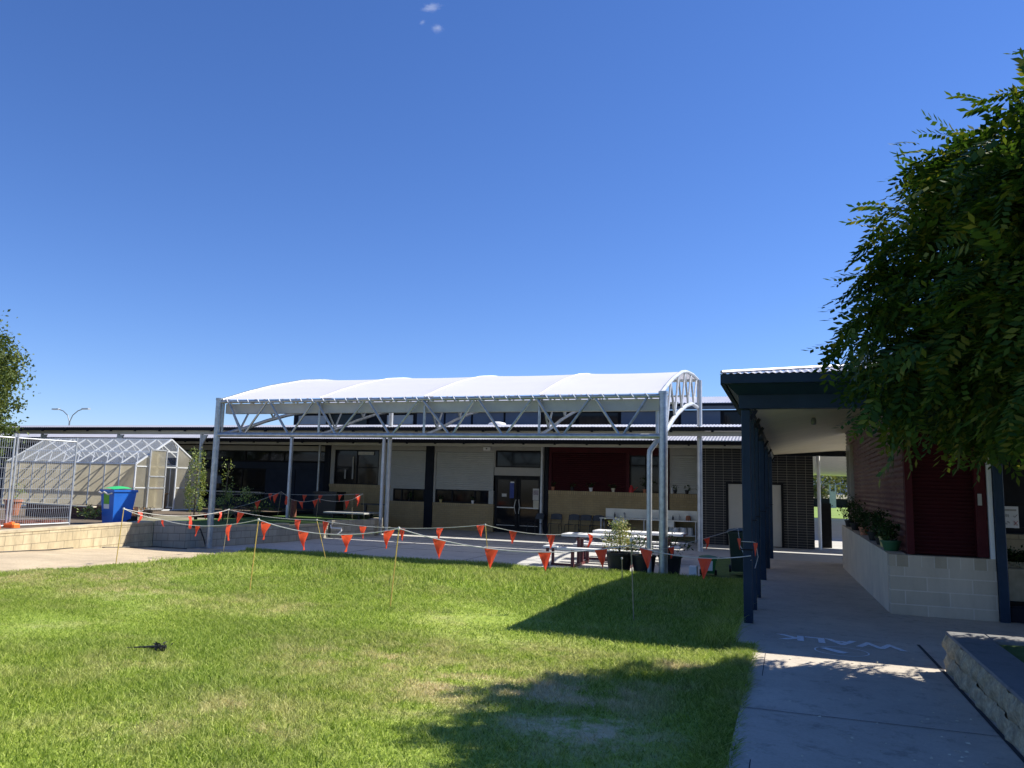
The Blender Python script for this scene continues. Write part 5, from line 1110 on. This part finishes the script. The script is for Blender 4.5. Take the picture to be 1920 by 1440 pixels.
# ---------------------------------------------------------------- clouds: a few thin wisps of vapour high up
cm, ct, cbn = nt('cloud_vapour'); ct.nodes.remove(cbn)
vs = N(ct, 'ShaderNodeVolumePrincipled'); vs.inputs['Color'].default_value = (1, 1, 1, 1); vs.inputs['Anisotropy'].default_value = .3
tcn = ct.nodes.new('ShaderNodeTexCoord'); ln = N(ct, 'ShaderNodeVectorMath', operation='LENGTH'); ct.links.new(tcn.outputs['Object'], ln.inputs[0])
nz = N(ct, 'ShaderNodeTexNoise', Scale=2.2, Detail=7, Roughness=.7); ct.links.new(tcn.outputs['Object'], nz.inputs['Vector'])
fa = N(ct, 'ShaderNodeMapRange'); fa.inputs['From Min'].default_value = 1; fa.inputs['From Max'].default_value = 0; fa.inputs['To Min'].default_value = -.42; fa.inputs['To Max'].default_value = .25; ct.links.new(ln.outputs['Value'], fa.inputs['Value'])
s1 = N(ct, 'ShaderNodeMath', operation='ADD'); ct.links.new(nz.outputs['Fac'], s1.inputs[0]); ct.links.new(fa.outputs[0], s1.inputs[1])
s2 = N(ct, 'ShaderNodeMapRange'); s2.inputs['From Min'].default_value = .42; s2.inputs['From Max'].default_value = .7; s2.inputs['To Max'].default_value = .03; ct.links.new(s1.outputs[0], s2.inputs['Value']); ct.links.new(s2.outputs[0], vs.inputs['Density'])
ct.links.new(vs.outputs[0], ct.nodes['Material Output'].inputs['Volume'])
def cloud(px, py, sx, sz, rot=0):
    d = ray(px, py); p = CAM+d/np.linalg.norm(d)*1800; n = 16
    mb = MB(); mb.lathe(0, 0, [(math.sin(PI*i/10)+1e-3, -math.cos(PI*i/10)) for i in range(11)], n); o = mb.build('cloud', cm)
    o.location = p; k = 1800/F; o.scale = (sx*k, sx*k*.6, sz*k); o.rotation_euler = (0, rot, YAW); tag(o, kind='structure'); return o
cloud(808, 14, 34, 11, -.1); cloud(820, 53, 20, 16, .3); cloud(792, 42, 12, 8, -.3)
# ================================================================== LIGHT, SKY, CAMERA
sc_ = bpy.context.scene
S = np.array([.74, .50, 1.0]); S /= np.linalg.norm(S)
elev = math.asin(S[2]); az = math.atan2(S[0], S[1])
w = bpy.data.worlds.new('World'); sc_.world = w; w.use_nodes = True; t = w.node_tree
sky = t.nodes.new('ShaderNodeTexSky'); sky.sky_type = 'NISHITA'; sky.sun_disc = False; sky.sun_elevation = elev; sky.sun_rotation = az
sky.air_density = 1.0; sky.dust_density = .0; sky.ozone_density = 3.5; sky.altitude = 200
hu = t.nodes.new('ShaderNodeHueSaturation'); hu.inputs['Saturation'].default_value = 1.12; t.links.new(sky.outputs[0], hu.inputs['Color'])
hs = t.nodes.new('ShaderNodeMixRGB'); hs.blend_type = 'MULTIPLY'; hs.inputs[0].default_value = 1; hs.inputs[2].default_value = (.82, .91, 1.25, 1); t.links.new(hu.outputs[0], hs.inputs[1])
bg = t.nodes['Background']; t.links.new(hs.outputs[0], bg.inputs[0]); bg.inputs[1].default_value = .068
ld = bpy.data.lights.new('sun', 'SUN'); ld.energy = 4.3; ld.angle = math.radians(.53); ld.color = (1, .95, .86)
lo = bpy.data.objects.new('sun', ld); C.objects.link(lo)
from mathutils import Vector, Matrix
lo.rotation_euler = Vector(S.tolist()).to_track_quat('Z', 'Y').to_euler(); lo.location = (20, 20, 30)
cam = bpy.data.cameras.new('camera'); co = bpy.data.objects.new('camera', cam); C.objects.link(co)
cam.sensor_width = 36; cam.lens = F/1920*36; cam.clip_end = 5000; cam.clip_start = .05
co.matrix_world = Matrix(((RT[0], UP[0], -FW[0], 0), (RT[1], UP[1], -FW[1], 0), (RT[2], UP[2], -FW[2], 1.9), (0, 0, 0, 1)))
sc_.camera = co
sc_.view_settings.view_transform = 'Standard'; sc_.view_settings.look = 'None'; sc_.view_settings.exposure = .9; sc_.view_settings.gamma = 1
for o in bpy.data.objects:
    if '_base' in o: del o['_base']
